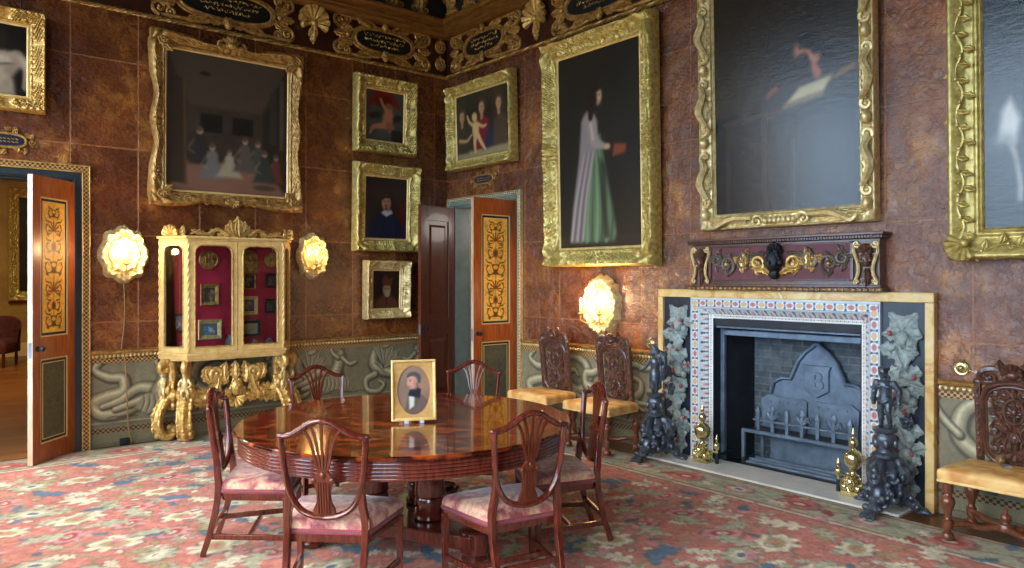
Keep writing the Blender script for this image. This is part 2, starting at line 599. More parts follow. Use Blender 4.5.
# ------------------------------------------------------------------ painting on a fine grid of points
def vnoise(nz, nx, cz, cx, seed=0):
    g = np.random.default_rng(seed).random((cz + 2, cx + 2))
    zz = np.linspace(0, cz, nz, endpoint=False); xx = np.linspace(0, cx, nx, endpoint=False)
    zi = zz.astype(int); xi = xx.astype(int)
    zf = (zz - zi)[:, None]; xf = (xx - xi)[None, :]
    zf = zf * zf * (3 - 2 * zf); xf = xf * xf * (3 - 2 * xf)
    a = g[np.ix_(zi, xi)]; b = g[np.ix_(zi, xi + 1)]; c = g[np.ix_(zi + 1, xi)]; d = g[np.ix_(zi + 1, xi + 1)]
    return (a * (1 - xf) + b * xf) * (1 - zf) + (c * (1 - xf) + d * xf) * zf

class Paint:
    """pigment laid down in metres: x from 0..w, z from 0..h"""
    def __init__(s, w, h, res, col):
        s.w, s.h = w, h
        s.nx, s.nz = max(2, int(w / res) + 1), max(2, int(h / res) + 1)
        s.x = np.linspace(0, w, s.nx); s.z = np.linspace(0, h, s.nz)
        s.C = np.zeros((s.nz, s.nx, 3)) + np.array(col) / 255.
        s.res = res
    def win(s, x0, x1, z0, z1):
        i0, i1 = np.searchsorted(s.x, (x0, x1)); j0, j1 = np.searchsorted(s.z, (z0, z1))
        return slice(j0, j1), slice(i0, i1)
    def blend(s, w, a, col):
        if a.size == 0: return
        c = np.array(col) / 255. if not callable(col) else col
        s.C[w] = s.C[w] * (1 - a[..., None]) + c * a[..., None]
    def ell(s, x, z, rx, rz, col, rot=0., soft=.25, al=1.):
        m = max(rx, rz) * (1 + soft)
        w = s.win(x - m, x + m, z - m, z + m)
        X = s.x[w[1]][None, :] - x; Z = s.z[w[0]][:, None] - z
        c, q = math.cos(rot), math.sin(rot)
        d = np.sqrt(((X * c + Z * q) / rx) ** 2 + ((-X * q + Z * c) / rz) ** 2)
        s.blend(w, np.clip((1 + soft - d) / (2 * soft), 0, 1) * al, col)
    def line(s, pts, wd, col, soft=.3, al=1., k=5):
        P = np.array(cr(pts, k) if (k and len(pts) > 2) else pts, float)
        wd = np.interp(np.linspace(0, 1, len(P)), np.linspace(0, 1, len(wd)), wd) if hasattr(wd, '__len__') else np.full(len(P), wd)
        m = wd.max() * (1 + soft) + s.res
        w = s.win(P[:, 0].min() - m, P[:, 0].max() + m, P[:, 1].min() - m, P[:, 1].max() + m)
        X = s.x[w[1]][None, :]; Z = s.z[w[0]][:, None]
        if X.size == 0 or Z.size == 0: return
        A = np.zeros((Z.shape[0], X.shape[1]))
        for i in range(len(P) - 1):
            a, b = P[i], P[i + 1]; d = b - a; l2 = d @ d + 1e-12
            t = np.clip(((X - a[0]) * d[0] + (Z - a[1]) * d[1]) / l2, 0, 1)
            dist = np.hypot(X - a[0] - t * d[0], Z - a[1] - t * d[1])
            hw = (wd[i] * (1 - t) + wd[i + 1] * t) / 2 + 1e-6
            sf = np.maximum(hw * soft, s.res * .6)
            A = np.maximum(A, np.clip((hw + sf - dist) / (2 * sf), 0, 1))
        s.blend(w, A * al, col)
    def poly(s, pts, col, soft=.01, al=1.):
        P = np.array(pts, float); m = soft + s.res
        w = s.win(P[:, 0].min() - m, P[:, 0].max() + m, P[:, 1].min() - m, P[:, 1].max() + m)
        X = s.x[w[1]][None, :]; Z = s.z[w[0]][:, None]
        if X.size == 0 or Z.size == 0: return
        ins = np.zeros((Z.shape[0], X.shape[1]), bool); D = np.full(ins.shape, 9.)
        for i in range(len(P)):
            a, b = P[i], P[(i + 1) % len(P)]; d = b - a; l2 = d @ d + 1e-12
            t = np.clip(((X - a[0]) * d[0] + (Z - a[1]) * d[1]) / l2, 0, 1)
            D = np.minimum(D, np.hypot(X - a[0] - t * d[0], Z - a[1] - t * d[1]))
            if a[1] != b[1]:
                xi = a[0] + (Z - a[1]) * d[0] / d[1]
                ins ^= ((a[1] > Z) != (b[1] > Z)) & (X < xi)
        sd = np.where(ins, D, -D)
        s.blend(w, np.clip(.5 + sd / (2 * max(soft, 1e-4)), 0, 1) * al, col)
    def rect(s, x0, x1, z0, z1, col, al=1.):
        w = s.win(x0, x1, z0, z1)
        s.C[w] = s.C[w] * (1 - al) + np.array(col) / 255. * al
    def noise(s, cell, amp, seed=0):
        n = vnoise(s.nz, s.nx, max(1, int(s.h / cell)), max(1, int(s.w / cell)), seed)
        s.C *= (1 + amp * (2 * n - 1))[..., None]
    def blur(s, n=1):
        for _ in range(n):
            for ax in (0, 1):
                a = np.moveaxis(s.C, ax, 0); q = a.copy()
                q[1:-1] = .25 * a[:-2] + .5 * a[1:-1] + .25 * a[2:]
                s.C = np.moveaxis(q, 0, ax)
    def build(s, name, mat, parent=None, org=(0, 0), y=0., flat=False, loc=None, rot=None, cut=None):
        X, Z = np.meshgrid(s.x + org[0], s.z + org[1])
        if flat:
            co = np.stack([X, Z, np.zeros_like(X) + y], -1).reshape(-1, 3)
        else:
            co = np.stack([X, np.zeros_like(X) + y, Z], -1).reshape(-1, 3)
        i = np.arange(s.nz * s.nx).reshape(s.nz, s.nx)
        F = np.stack([i[:-1, :-1], i[:-1, 1:], i[1:, 1:], i[1:, :-1]], -1)
        if cut is not None:
            F = F[cut(X[:-1, :-1] + s.res / 2, Z[:-1, :-1] + s.res / 2)]
        F = F.reshape(-1, 4)
        me = bpy.data.meshes.new(name)
        me.vertices.add(len(co)); me.vertices.foreach_set('co', co.ravel())
        me.loops.add(F.size); me.loops.foreach_set('vertex_index', F.ravel().astype(np.int32))
        me.polygons.add(len(F)); me.polygons.foreach_set('loop_start', np.arange(0, F.size, 4, dtype=np.int32))
        at = me.attributes.new('paint', 'FLOAT_COLOR', 'POINT')
        c = np.clip(s.C, 0, 1).reshape(-1, 3)
        c = np.where(c <= .04045, c / 12.92, ((c + .055) / 1.055) ** 2.4)
        at.data.foreach_set('color', np.concatenate([c, np.ones((len(c), 1))], 1).ravel())
        me.update(); me.validate()
        me.materials.append(M[mat] if isinstance(mat, str) else mat)
        o = bpy.data.objects.new(name, me); COL.objects.link(o)
        if parent is not None: o.parent = parent
        if loc is not None: o.location = loc
        if rot is not None: o.rotation_euler = rot
        return o
# ================================================================== the room
W, D, H = 6.3, 10.6, 5.45          # width (x), length (y), height

def wall_piece(parent, rects, th, name, mat):
    b = MB()
    for u0, u1, z0, z1 in rects:
        b.span((u0, 0, z0), (u1, th, z1))
    return b.build(name, mat, parent, smooth=0)

wall_back = empty('wall_back', kind='structure')
wall_piece(wall_back, [(-W, -5.35, 0, H), (-4.2, 0, 0, H), (-5.35, -4.2, 2.5, H)], .22, 'leather_hanging', 'leather_back')
wall_right = empty('wall_right', rot=(0, 0, -PI / 2), kind='structure')
wall_piece(wall_right, [(-.22, .16, 0, H), (.16, 1.40, 2.5, H), (1.40, 3.80, 0, H), (3.80, 5.51, 1.44, H), (5.51, D, 0, H)], .22, 'leather_hanging', 'leather_right')
wall_left = empty('wall_left', loc=(-W, 0, 0), rot=(0, 0, PI / 2), kind='structure')   # local x = world y, local -y = into the room
WIN = [(-2.75, -.3), (-5.7, -3.6), (-8.6, -6.6)]
rects = []; last = -D
for a, b_ in sorted(WIN):
    rects.append((last, a, 0, H)); rects.append((a, b_, 0, .55)); rects.append((a, b_, 4.5, H)); last = b_
rects.append((last, .22, 0, H))
wall_piece(wall_left, rects, .3, 'plaster', 'plain_wall')
wall_front = empty('wall_front', loc=(0, -D, 0), rot=(0, 0, PI), kind='structure')
wall_piece(wall_front, [(0, W, 0, H)], .22, 'plaster', 'plain_wall')
for i, (a, b_) in enumerate(WIN):
    k = MB()
    for q in np.linspace(a + .04, b_ - .04, 4):
        k.box((q, .12, 2.525), (.05, .06, 3.95))
    for q in np.linspace(.58, 4.47, 7):
        k.box(((a + b_) / 2, .12, q), (b_ - a, .06, .05))
    k.box(((a + b_) / 2, -.03, .55), (b_ - a + .1, .3, .05))
    tag(k.build('window_%d' % (i + 1), 'white_paint', wall_left, bevel=.006), kind='structure')

fl = MB().span((-W, -D, -.1), (.0, .0, 0)); fl.span((-.0, -5.51, -.1), (.6, -3.80, 0)); fl.span((0, -1.5, -.1), (1.4, 0.2, 0))
tag(fl.build('floor', 'wood_floor', smooth=0), kind='structure')
tag(MB().span((-W, -D, H), (.22, .22, H + .1)).build('ceiling', 'ceiling_dark', smooth=0), kind='structure')

# ---- painted dado
G0 = (124, 115, 88); GD = (62, 57, 44); GL = (168, 157, 122); GH = (202, 190, 152)
def gl_limb(p, pts, w, dk=1.):
    w = np.array(w if hasattr(w, '__len__') else [w], float)
    p.line([(a + .008, b - .010) for a, b in pts], w * 1.3 + .006, GD, .2, .9 * dk)
    p.line(pts, w, (128, 119, 92), .15)
    p.line([(a - .004, b + .006) for a, b in pts], w * .62, GL, .5)
    p.line([(a - .007, b + .011) for a, b in pts], w * .25, GH, .7, .8)
def gl_body(p, x, z, s=1., flip=1):
    """reclining sea-figure with a raised arm"""
    f = lambda a, b: (x + flip * a * s, z + b * s)
    gl_limb(p, [f(-.62, -.16), f(-.44, -.10), f(-.26, .02), f(-.08, .0)], [.05 * s, .09 * s, .13 * s])
    gl_limb(p, [f(-.5, -.2), f(-.3, -.14), f(-.1, -.08), f(.02, -.02)], [.05 * s, .09 * s, .13 * s])
    gl_limb(p, [f(-.04, -.03), f(.02, .1), f(.04, .2)], [.16 * s, .14 * s, .16 * s])
    gl_limb(p, [f(.02, .2), f(-.06, .27), f(-.08, .36)], [.055 * s, .045 * s, .035 * s])
    gl_limb(p, [f(.09, .19), f(.2, .1), f(.3, .12)], [.055 * s, .045 * s, .035 * s])
    p.ell(*f(.075, .285), .052 * s, .064 * s, GD, 0, .2); p.ell(*f(.068, .288), .043 * s, .054 * s, GL, 0, .25); p.ell(*f(.09, .325), .048 * s, .034 * s, (98, 90, 70), -.3 * flip, .3); p.ell(*f(.11, .29), .02 * s, .04 * s, (98, 90, 70), 0, .3)
    p.ell(*f(.05, .29), .008 * s, .005 * s, GD); p.line([f(.03, .27), f(.045, .26)], .008 * s, GD, .4, .7, k=0)
    for q in range(3): p.line([f(-.02 + .03 * q, .02 + .05 * q), f(.06, .01 + .05 * q)], .008 * s, GD, .5, .5, k=0)
    dr = [f(-.2, -.06), f(.12, -.06), f(.2, -.16), f(.16, -.28), f(-.02, -.24), f(-.16, -.29), f(-.3, -.2)]
    p.poly([(a + .008, b - .01) for a, b in dr], GD, .01, .8); p.poly(dr, (142, 133, 104), .01)
    for q in range(7):
        p.line([f(-.2 + .055 * q, -.07), f(-.2 + .06 * q, -.16), f(-.24 + .065 * q, -.26)], [.006 * s, .014 * s, .01 * s], GD, .4, .8); p.line([f(-.185 + .055 * q, -.07), f(-.18 + .06 * q, -.16), f(-.215 + .065 * q, -.25)], [.006 * s, .016 * s, .008 * s], GH, .4, .6)
def gl_serpent(p, x, z, s=1., flip=1):
    f = lambda a, b: (x + flip * a * s, z + b * s)
    gl_limb(p, [f(-.02, .3), f(-.1, .22), f(.02, .14), f(.14, .12), f(.14, 0), f(0, -.04), f(-.12, -.1), f(-.04, -.2), f(.14, -.2), f(.3, -.14)], [.03 * s, .06 * s, .08 * s, .09 * s, .1 * s, .11 * s, .11 * s, .1 * s, .07 * s])
    for q in range(4):
        gl_limb(p, [f(-.03, .29), f(-.1 + .05 * q, .36), f(-.12 + .08 * q, .40)], [.03 * s, .012 * s])
def gl_dragon(p, x, z, s=1., flip=1):
    f = lambda a, b: (x + flip * a * s, z + b * s)
    gl_limb(p, [f(.0, .24), f(-.1, .2), f(-.12, .06), f(.0, -.02), f(.16, -.06), f(.3, -.02), f(.36, -.16), f(.24, -.24)], [.07 * s, .09 * s, .12 * s, .13 * s, .1 * s, .08 * s, .05 * s, .03 * s])
    tips = [(.30 * math.cos(2.1 - q * .36), .02 + .32 * math.sin(2.1 - q * .36)) for q in range(6)]
    web = [f(.02, .0)]
    for q in range(6):
        web.append(f(*tips[q]))
        if q < 5: web.append(f(.76 * (tips[q][0] + tips[q + 1][0]) / 2, .76 * (tips[q][1] + tips[q + 1][1]) / 2))
    p.poly([(a + .008, b - .01) for a, b in web], GD, .008, .85); p.poly(web, (140, 131, 102), .006)
    for q in range(6): p.line([f(.02, .0), f(*tips[q])], [.022 * s, .008 * s], GD, .3, .7, k=0); p.line([f(.03, .01), f(tips[q][0] + .012, tips[q][1])], [.014 * s, .006 * s], GH, .4, .7, k=0)
    for q in range(7):
        a = .3 + q * .25; p.line([f(-.115 + .02 * q, .07 - .018 * q), f(-.06 + .02 * q, .05 - .02 * q)], .008 * s, GD, .4, .7, k=0)
    p.ell(*f(.06, .27), .07 * s, .035 * s, GD, .3 * flip); p.ell(*f(.055, .275), .06 * s, .028 * s, GL, .3 * flip)
    gl_limb(p, [f(-.1, -.06), f(-.22, -.12), f(-.2, -.24), f(-.06, -.27), f(.02, -.2), f(-.04, -.15)], [.07 * s, .06 * s, .05 * s, .04 * s, .03 * s])
def gl_scroll(p, x, z, s=1., flip=1):
    f = lambda a, b: (x + flip * a * s, z + b * s)
    pts = [f(.34, .3), f(.2, .26), f(.02, .3), f(-.16, .22), f(-.2, .04), f(-.06, -.08), f(.1, -.02), f(.12, .1), f(.02, .14), f(-.04, .08)]
    gl_limb(p, pts, [.02 * s, .05 * s, .08 * s, .1 * s, .11 * s, .09 * s, .07 * s, .05 * s, .03 * s])
    for q in range(6):
        a = -.3 - q * .42
        gl_limb(p, [f(-.02, -.1), f(-.02 + .1 * math.cos(a), -.1 + .1 * math.sin(a)), f(-.02 + .24 * math.cos(a + .15), -.1 + .22 * math.sin(a + .15))], [.03 * s, .06 * s, .02 * s])
    gl_limb(p, [f(-.2, .04), f(-.3, .14), f(-.36, .26), f(-.3, .34)], [.05 * s, .05 * s, .03 * s, .02 * s])

def dado(n_, wl, u0, u1, items, seed, res=.0075):
    parent = empty('trim_%d' % n_, rot=tuple(wl.rotation_euler), kind='structure')
    p = Paint(u1 - u0, .88, res, G0)
    p.noise(.25, .07, seed); p.noise(.05, .05, seed + 1)
    p.rect(0, u1 - u0, 0, .15, (118, 112, 84))
    p.rect(0, u1 - u0, .19, .22, (104, 100, 80)); p.rect(0, u1 - u0, .225, .24, (150, 144, 116))
    p.rect(0, u1 - u0, .82, .835, (96, 92, 74))
    for kind, x, s, fl_ in items:
        {'b': gl_body, 's': gl_serpent, 'd': gl_dragon, 'c': gl_scroll}[kind](p, x - u0, .52, s, fl_)
    for q in range(int((u1 - u0) * 5)):       # worn waves along the foot
        x = random.uniform(0, u1 - u0); p.line([(x, .27), (x + .06, .285 + random.uniform(-.01, .01)), (x + .13, .268)], .012, GD, .5, .6)
    p.noise(.02, .05, seed + 2)
    p.build('dado_panel', 'painted', parent, (u0, 0), -.012)
    L_ = u1 - u0
    r = MB()
    prof = [(0, .84), (.018, .845), (.02, .875), (.045, .885), (.05, .905), (.03, .915), (0, .92)]
    vs = [(u, -d, z) for u in (u0, u1) for d, z in prof]
    n = len(prof)
    r.add(vs, [(i, n + i, n + i + 1, i + 1) for i in range(n - 1)] + [tuple(range(n)), tuple(range(n, 2 * n))[::-1]])
    r.build('dado_rail', 'gilt_dark', parent, smooth=30)
    bd = MB()
    for q in np.arange(u0 + .02, u1 - .01, .036):
        bd.ell((q, -.05, .862), (.013, .012, .016), 6, 5)
    bd.build('bead_moulding', 'gilt_pale', parent)
    MB().span((u0, -.022, .795), (u1, 0, .838)).build('check_band', 'check', parent, smooth=0)
    MB().span((u0, -.022, .135), (u1, 0, .183)).build('check_band', 'check_dark', parent, smooth=0)
    b = MB().span((u0, -.028, 0), (u1, 0, .05))
    b.build('skirting', 'olive_paint', parent, bevel=.006)

dado(1, wall_back, -4.06, -.02, [('s', -3.92, 1., 1), ('b', -3.42, .86, 1), ('c', -2.95, .9, 1), ('b', -2.3, .8, -1), ('d', -1.9, .9, 1), ('b', -1.55, .82, 1), ('d', -.95, 1., 1), ('b', -.42, .8, -1)], 3)
dado(2, wall_right, 1.50, 3.47, [('s', 1.72, .9, 1), ('c', 2.35, .9, -1), ('s', 2.62, .9, -1), ('c', 3.12, .85, 1)], 13)
dado(3, wall_right, 5.85, 7.6, [('c', 6.16, .95, 1), ('d', 6.75, 1., 1), ('c', 7.3, .9, -1)], 23, .006)

# ---- frieze, cornice and the ceiling's gilded cove
def frieze(n_, wl, u0, u1):
    parent = empty('trim_%d' % n_, rot=tuple(wl.rotation_euler), kind='structure')
    MB().span((u0, -.02, 4.16), (u1, 0, 4.72)).build('frieze_board', 'frieze_board', parent, smooth=0)
    t = MB()
    n = int((u1 - u0) / .012)
    for hnd in (0, 1, 2):
        pts = [(u0 + (u1 - u0) * i / n, -.03 - .013 * math.cos(i * .55 + hnd * 2 * PI / 3), 4.155 + .013 * math.sin(i * .55 + hnd * 2 * PI / 3)) for i in range(n + 1)]
        t.tube(pts, .012, 5)
    t.build('rope_moulding', 'gilt_dark', parent)
    c = MB()
    prof = [(0, 4.63), (.10, 4.635), (.13, 4.655), (.15, 4.665), (.152, 4.70), (.17, 4.71), (.172, 4.765), (.20, 4.775), (.215, 4.80), (.215, 4.825), (.10, 4.84), (0, 4.84)]
    vs = [(u, -d, z) for u in (u0, u1) for d, z in prof]; n = len(prof)
    c.add(vs, [(i, n + i, n + i + 1, i + 1) for i in range(n - 1)])
    c.build('cornice', 'cornice_wood', parent, smooth=30)
    MB().span((u0, -.04, 4.84), (u1, 0, H)).build('cove_board', 'ceiling_dark', parent, smooth=0)
    g = MB()
    q = u0 + .17 if u0 > -1 else u0 + .1
    while q < u1 - .1:
        a = MB()
        for s in (-1, 1):
            g.leaf(q, 4.9, PI / 2 + s * .15, .34, .12, s * -1.3, .04, .05, 4, .06)
            g.scroll(q + s * .09, 4.95, .06, PI / 2, 1.2, .016, s, .04)
        g.leaf(q, 4.88, PI / 2, .3, .13, 0, .05, .06, 4, .08)
        g.mask(q, 5.25, .12, .05)
        q += .36
    g.build('carved_leaves', 'gilt_dark', parent)
frieze(4, wall_back, -W, 0)
frieze(5, wall_right, 0, 7.6)

def cartouche(name, wall, u, v, w, h, ow, oh, label, seed):
    """strapwork cartouche round a black tablet of gilt script"""
    loc, rot = on_wall(wall, u, v, .022)
    r = empty(name, loc, rot, label, 'cartouche', 'gilded cartouches along the frieze')
    rr = random.Random(seed)
    # tablet: long oval with rounded ends
    def oval(a, b, n=40, p=2.6):
        return [(a * math.copysign(abs(math.cos(t)) ** (2 / p), math.cos(t)), b * math.copysign(abs(math.sin(t)) ** (2 / p), math.sin(t))) for t in [2 * PI * i / n for i in range(n)]]
    MB().prism(oval(ow, oh), 0, .018).build('tablet', 'black', r, smooth=40)
    wr = MB()
    for row in range(3):
        z = oh * (.5 - .45 * row); x = -ow * (.72 if row != 2 else .5)
        while x < ow * (.72 if row != 2 else .5):
            k = rr.uniform(.02, .05)
            pts = [(x + k * i / 4, z + rr.uniform(-.018, .022), .02) for i in range(5)]
            wr.stem(pts, .0035, 0, 4, 3)
            x += k + rr.uniform(.006, .02)
    tag(wr.build('lettering', 'gilt', r), label='worn gilt script')
    fr = MB()
    o = oval(ow + .012, oh + .012, 48)
    fr.tube([(x, -.025, z) for x, z in o], .016, 6, closed=True)
    o = oval(ow + .045, oh + .035, 48)
    fr.tube([(x, -.012, z) for x, z in o], .02, 6, closed=True)
    fr.build('tablet_rim', 'gilt_dark', r)
    g = MB()
    hw, hh = w / 2, h / 2
    for sx in (-1, 1):
        for sz in (-1, 1):
            a0 = PI / 2 * (1 - sx)
            g.scroll(sx * (hw - .075), sz * (hh - .085), .075, PI / 2 * sz, 1.4, .022, -sx * sz)
            g.scroll(sx * (hw - .17), sz * (hh - .06), .055, PI / 2 * sz, 1.3, .018, sx * sz)
            g.stem([(sx * ow * .3, sz * (oh + .05)), (sx * ow * .62, sz * (hh - .02)), (sx * (hw - .2), sz * (hh - .02)), (sx * (hw - .09), sz * (hh - .02))], [.016, .024, .022, .018])
            g.stem([(sx * (ow + .04), sz * .03), (sx * (hw - .1), sz * hh * .3), (sx * (hw - .01), sz * hh * .55)], [.02, .026, .018])
            g.leaf(sx * ow * .45, sz * (oh + .03), (0 if sx > 0 else PI), .2, .07, sz * sx * .5, .02, .03)
            g.leaf(sx * (ow + .05), sz * hh * .25, (0 if sx > 0 else PI) + sx * sz * .9, .16, .07, -sx * sz * 1.2, .02, .03)
        g.leaf(sx * (hw - .16), 0, (0 if sx > 0 else PI), .15, .1, 0, .02, .035)
        g.ell((sx * (hw - .17), -.035, 0), (.03, .025, .03))
    g.mask(0, -(oh + .06), .12, .02)
    g.mask(0, oh + .055, .1, .02)
    for s in (-1, 1):
        g.leaf(s * .05, -(oh + .05), (0 if s > 0 else PI) - s * .3, .16, .06, s * .6, .02, .03)
    g.v = [(x, min(y, 0), z) for x, y, z in g.v]
    g.build('strapwork', 'gilt_dark', r)
    return r
cartouche('frieze_cartouche', 'back', -2.80, 4.42, 1.46, .47, .46, .13, 'long gilded cartouche high above the big group painting', 1)
cartouche('frieze_cartouche', 'back', -.94, 4.42, 1.32, .47, .37, .12, 'gilded cartouche high above the cherub painting', 2)
cartouche('frieze_cartouche', 'right', .82, 4.42, 1.36, .47, .35, .12, 'gilded cartouche high above the holy group painting', 3)
cartouche('frieze_cartouche', 'right', 2.74, 4.42, 1.46, .47, .48, .13, 'long gilded cartouche high above the tall painting of a standing robed woman', 4)

def shell_mount(wall, u, v, label):
    loc, rot = on_wall(wall, u, v, .02)
    r = empty('gilded_shell', loc, rot, label, 'shell ornament', 'gilded shells on the frieze')
    MB().shell(0, -.02, .2, R(-20), R(200), 9, .06).build('shell', 'gilt', r)
    k = MB()
    k.ell((0, -.05, -.03), (.045, .04, .04))
    for i in range(3):
        k.leaf(0, -.05 - .04 * i, -PI / 2 + (.5, -.5, 0)[i], .1, .06, 0, .02, .04)
    k.leaf(0, -.05, -PI / 2, .2, .09, 0, .02, .05)
    k.build('pendant', 'gilt', r)
    return r
shell_mount('back', -1.85, 4.48, 'gilded scallop shell between two cartouches above the big group painting')
shell_mount('right', 1.77, 4.47, 'gilded scallop shell between two cartouches left of the tall robed woman')

for i, z in enumerate((4.53, 4.31)):
    loc, rot = on_wall('back', -.13, z, .03)
    k = MB()
    k.scroll(-.015, 0, .06, -PI / 2, 1.3, .015, 1, 0, .35)
    k.scroll(.015, 0, .06, -PI / 2, 1.3, .015, -1, 0, .35)
    k.tube([(.07 * math.cos(a), -.01, .075 * math.sin(a)) for a in np.linspace(0, 2 * PI, 25)[:-1]], .012, 6, closed=True)
    k.leaf(0, .04, PI / 2, .07, .05, 0, .005, .02)
    o = k.build('strapwork_knot', 'gilt_dark', None, loc=loc, rot=rot)
    tag(o, ('upper', 'lower')[i] + ' of two ringed gilt knots in the frieze corner', 'knot ornament', 'gilt knots in the frieze corner')

# ---- door frames and doors
def door_frame(parent, u0, u1, top, w, band_mat, face_mat, bead):
    """mitred architrave on three sides of an opening"""
    def u_strip(d0, d1, y0, y1, name, mat, bev=0.):
        b = MB()
        for sx, ux in ((-1, u0), (1, u1)):
            b.span((ux + sx * d0, -y1, 0), (ux + sx * d1, 0, top + d0))
        b.span((u0 - d1, -y1, top + d0), (u1 + d1, 0, top + d1))
        return b.build(name, mat, parent, smooth=0, bevel=bev)
    u_strip(-.0, w * .52, 0, .03, 'architrave', face_mat, .004)
    u_strip(w * .1, w * .16, 0, .038, 'fillet', face_mat, .002)
    u_strip(w * .52, w * .60, 0, .045, 'gilt_fillet', bead, .004)
    u_strip(w * .60, w * .92, 0, .036, 'check_band', band_mat)
    u_strip(w * .92, w * 1.0, 0, .05, 'gilt_fillet', bead, .004)
    b = MB()
    for ux, s in ((u0, -1), (u1, 1)):
        b.span((ux - .02, 0, 0), (ux + .02, .22, top))
    b.span((u0, 0, top - .02), (u1, .22, top + .02))
    b.build('reveal', face_mat, parent, smooth=0)

def grotesque(w, h, ground, seed, dark=False):
    """painted arabesque panel: urns, masks, leaves on a gilt ground, mirrored about the middle"""
    p = Paint(w, h, .004, ground)
    p.noise(.1, .1, seed); p.noise(.02, .1, seed + 1)
    ink = (74, 46, 18) if not dark else (96, 96, 74)
    ink2 = (58, 60, 40) if not dark else (84, 84, 66)
    red = (132, 52, 24) if not dark else (90, 86, 70)
    c = w / 2
    def both(pts, wd, col, al=.9):
        p.line(pts, wd, col, .3, al); p.line([(w - a, b) for a, b in pts], wd, col, .3, al)
    p.line([(c, .03 * h), (c, .95 * h)], .006, ink, .3, .6, k=0)
    z = .06
    for i, (zz, s) in enumerate([(.08, 1), (.2, .8), (.33, 1.), (.5, 1.1), (.66, .9), (.8, 1.), (.92, .7)]):
        zc = zz * h
        s *= w / .3
        if i % 3 == 0:      # urn
            p.poly([(c - .05 * s, zc + .05 * s), (c + .05 * s, zc + .05 * s), (c + .025 * s, zc - .02 * s), (c + .04 * s, zc - .05 * s), (c - .04 * s, zc - .05 * s), (c - .025 * s, zc - .02 * s)], ink, .006, .9)
            p.ell(c, zc + .02 * s, .03 * s, .02 * s, ground)
        elif i % 3 == 1:
            p.ell(c, zc, .04 * s, .05 * s, red, 0, .2, .85); p.ell(c, zc, .02 * s, .03 * s, ink2)
        else:
            for q in range(7):
                a = PI * q / 6
                p.line([(c, zc - .02 * s), (c + .07 * s * math.cos(a), zc - .02 * s + .08 * s * math.sin(a))], [.012, .02], ink if q % 2 else red, .3, .85, k=0)
        both([(c + .02 * s, zc - .03 * s), (c + .07 * s, zc - .05 * s), (c + .11 * s, zc), (c + .08 * s, zc + .04 * s), (c + .06 * s, zc + .01 * s)], [.006, .014, .012, .008, .004], ink)
        both([(c + .05 * s, zc + .06 * s), (c + .1 * s, zc + .07 * s), (c + .12 * s, zc + .1 * s)], [.016, .012, .004], ink2)
        for q in (-1, 1):
            p.ell(c + q * .1 * s, zc + .03 * s, .012 * s, .016 * s, red, 0, .3, .8)
            p.ell(c + q * .085 * s, zc - .06 * s, .02 * s, .01 * s, ink2, q * .6, .3, .8)
    return p

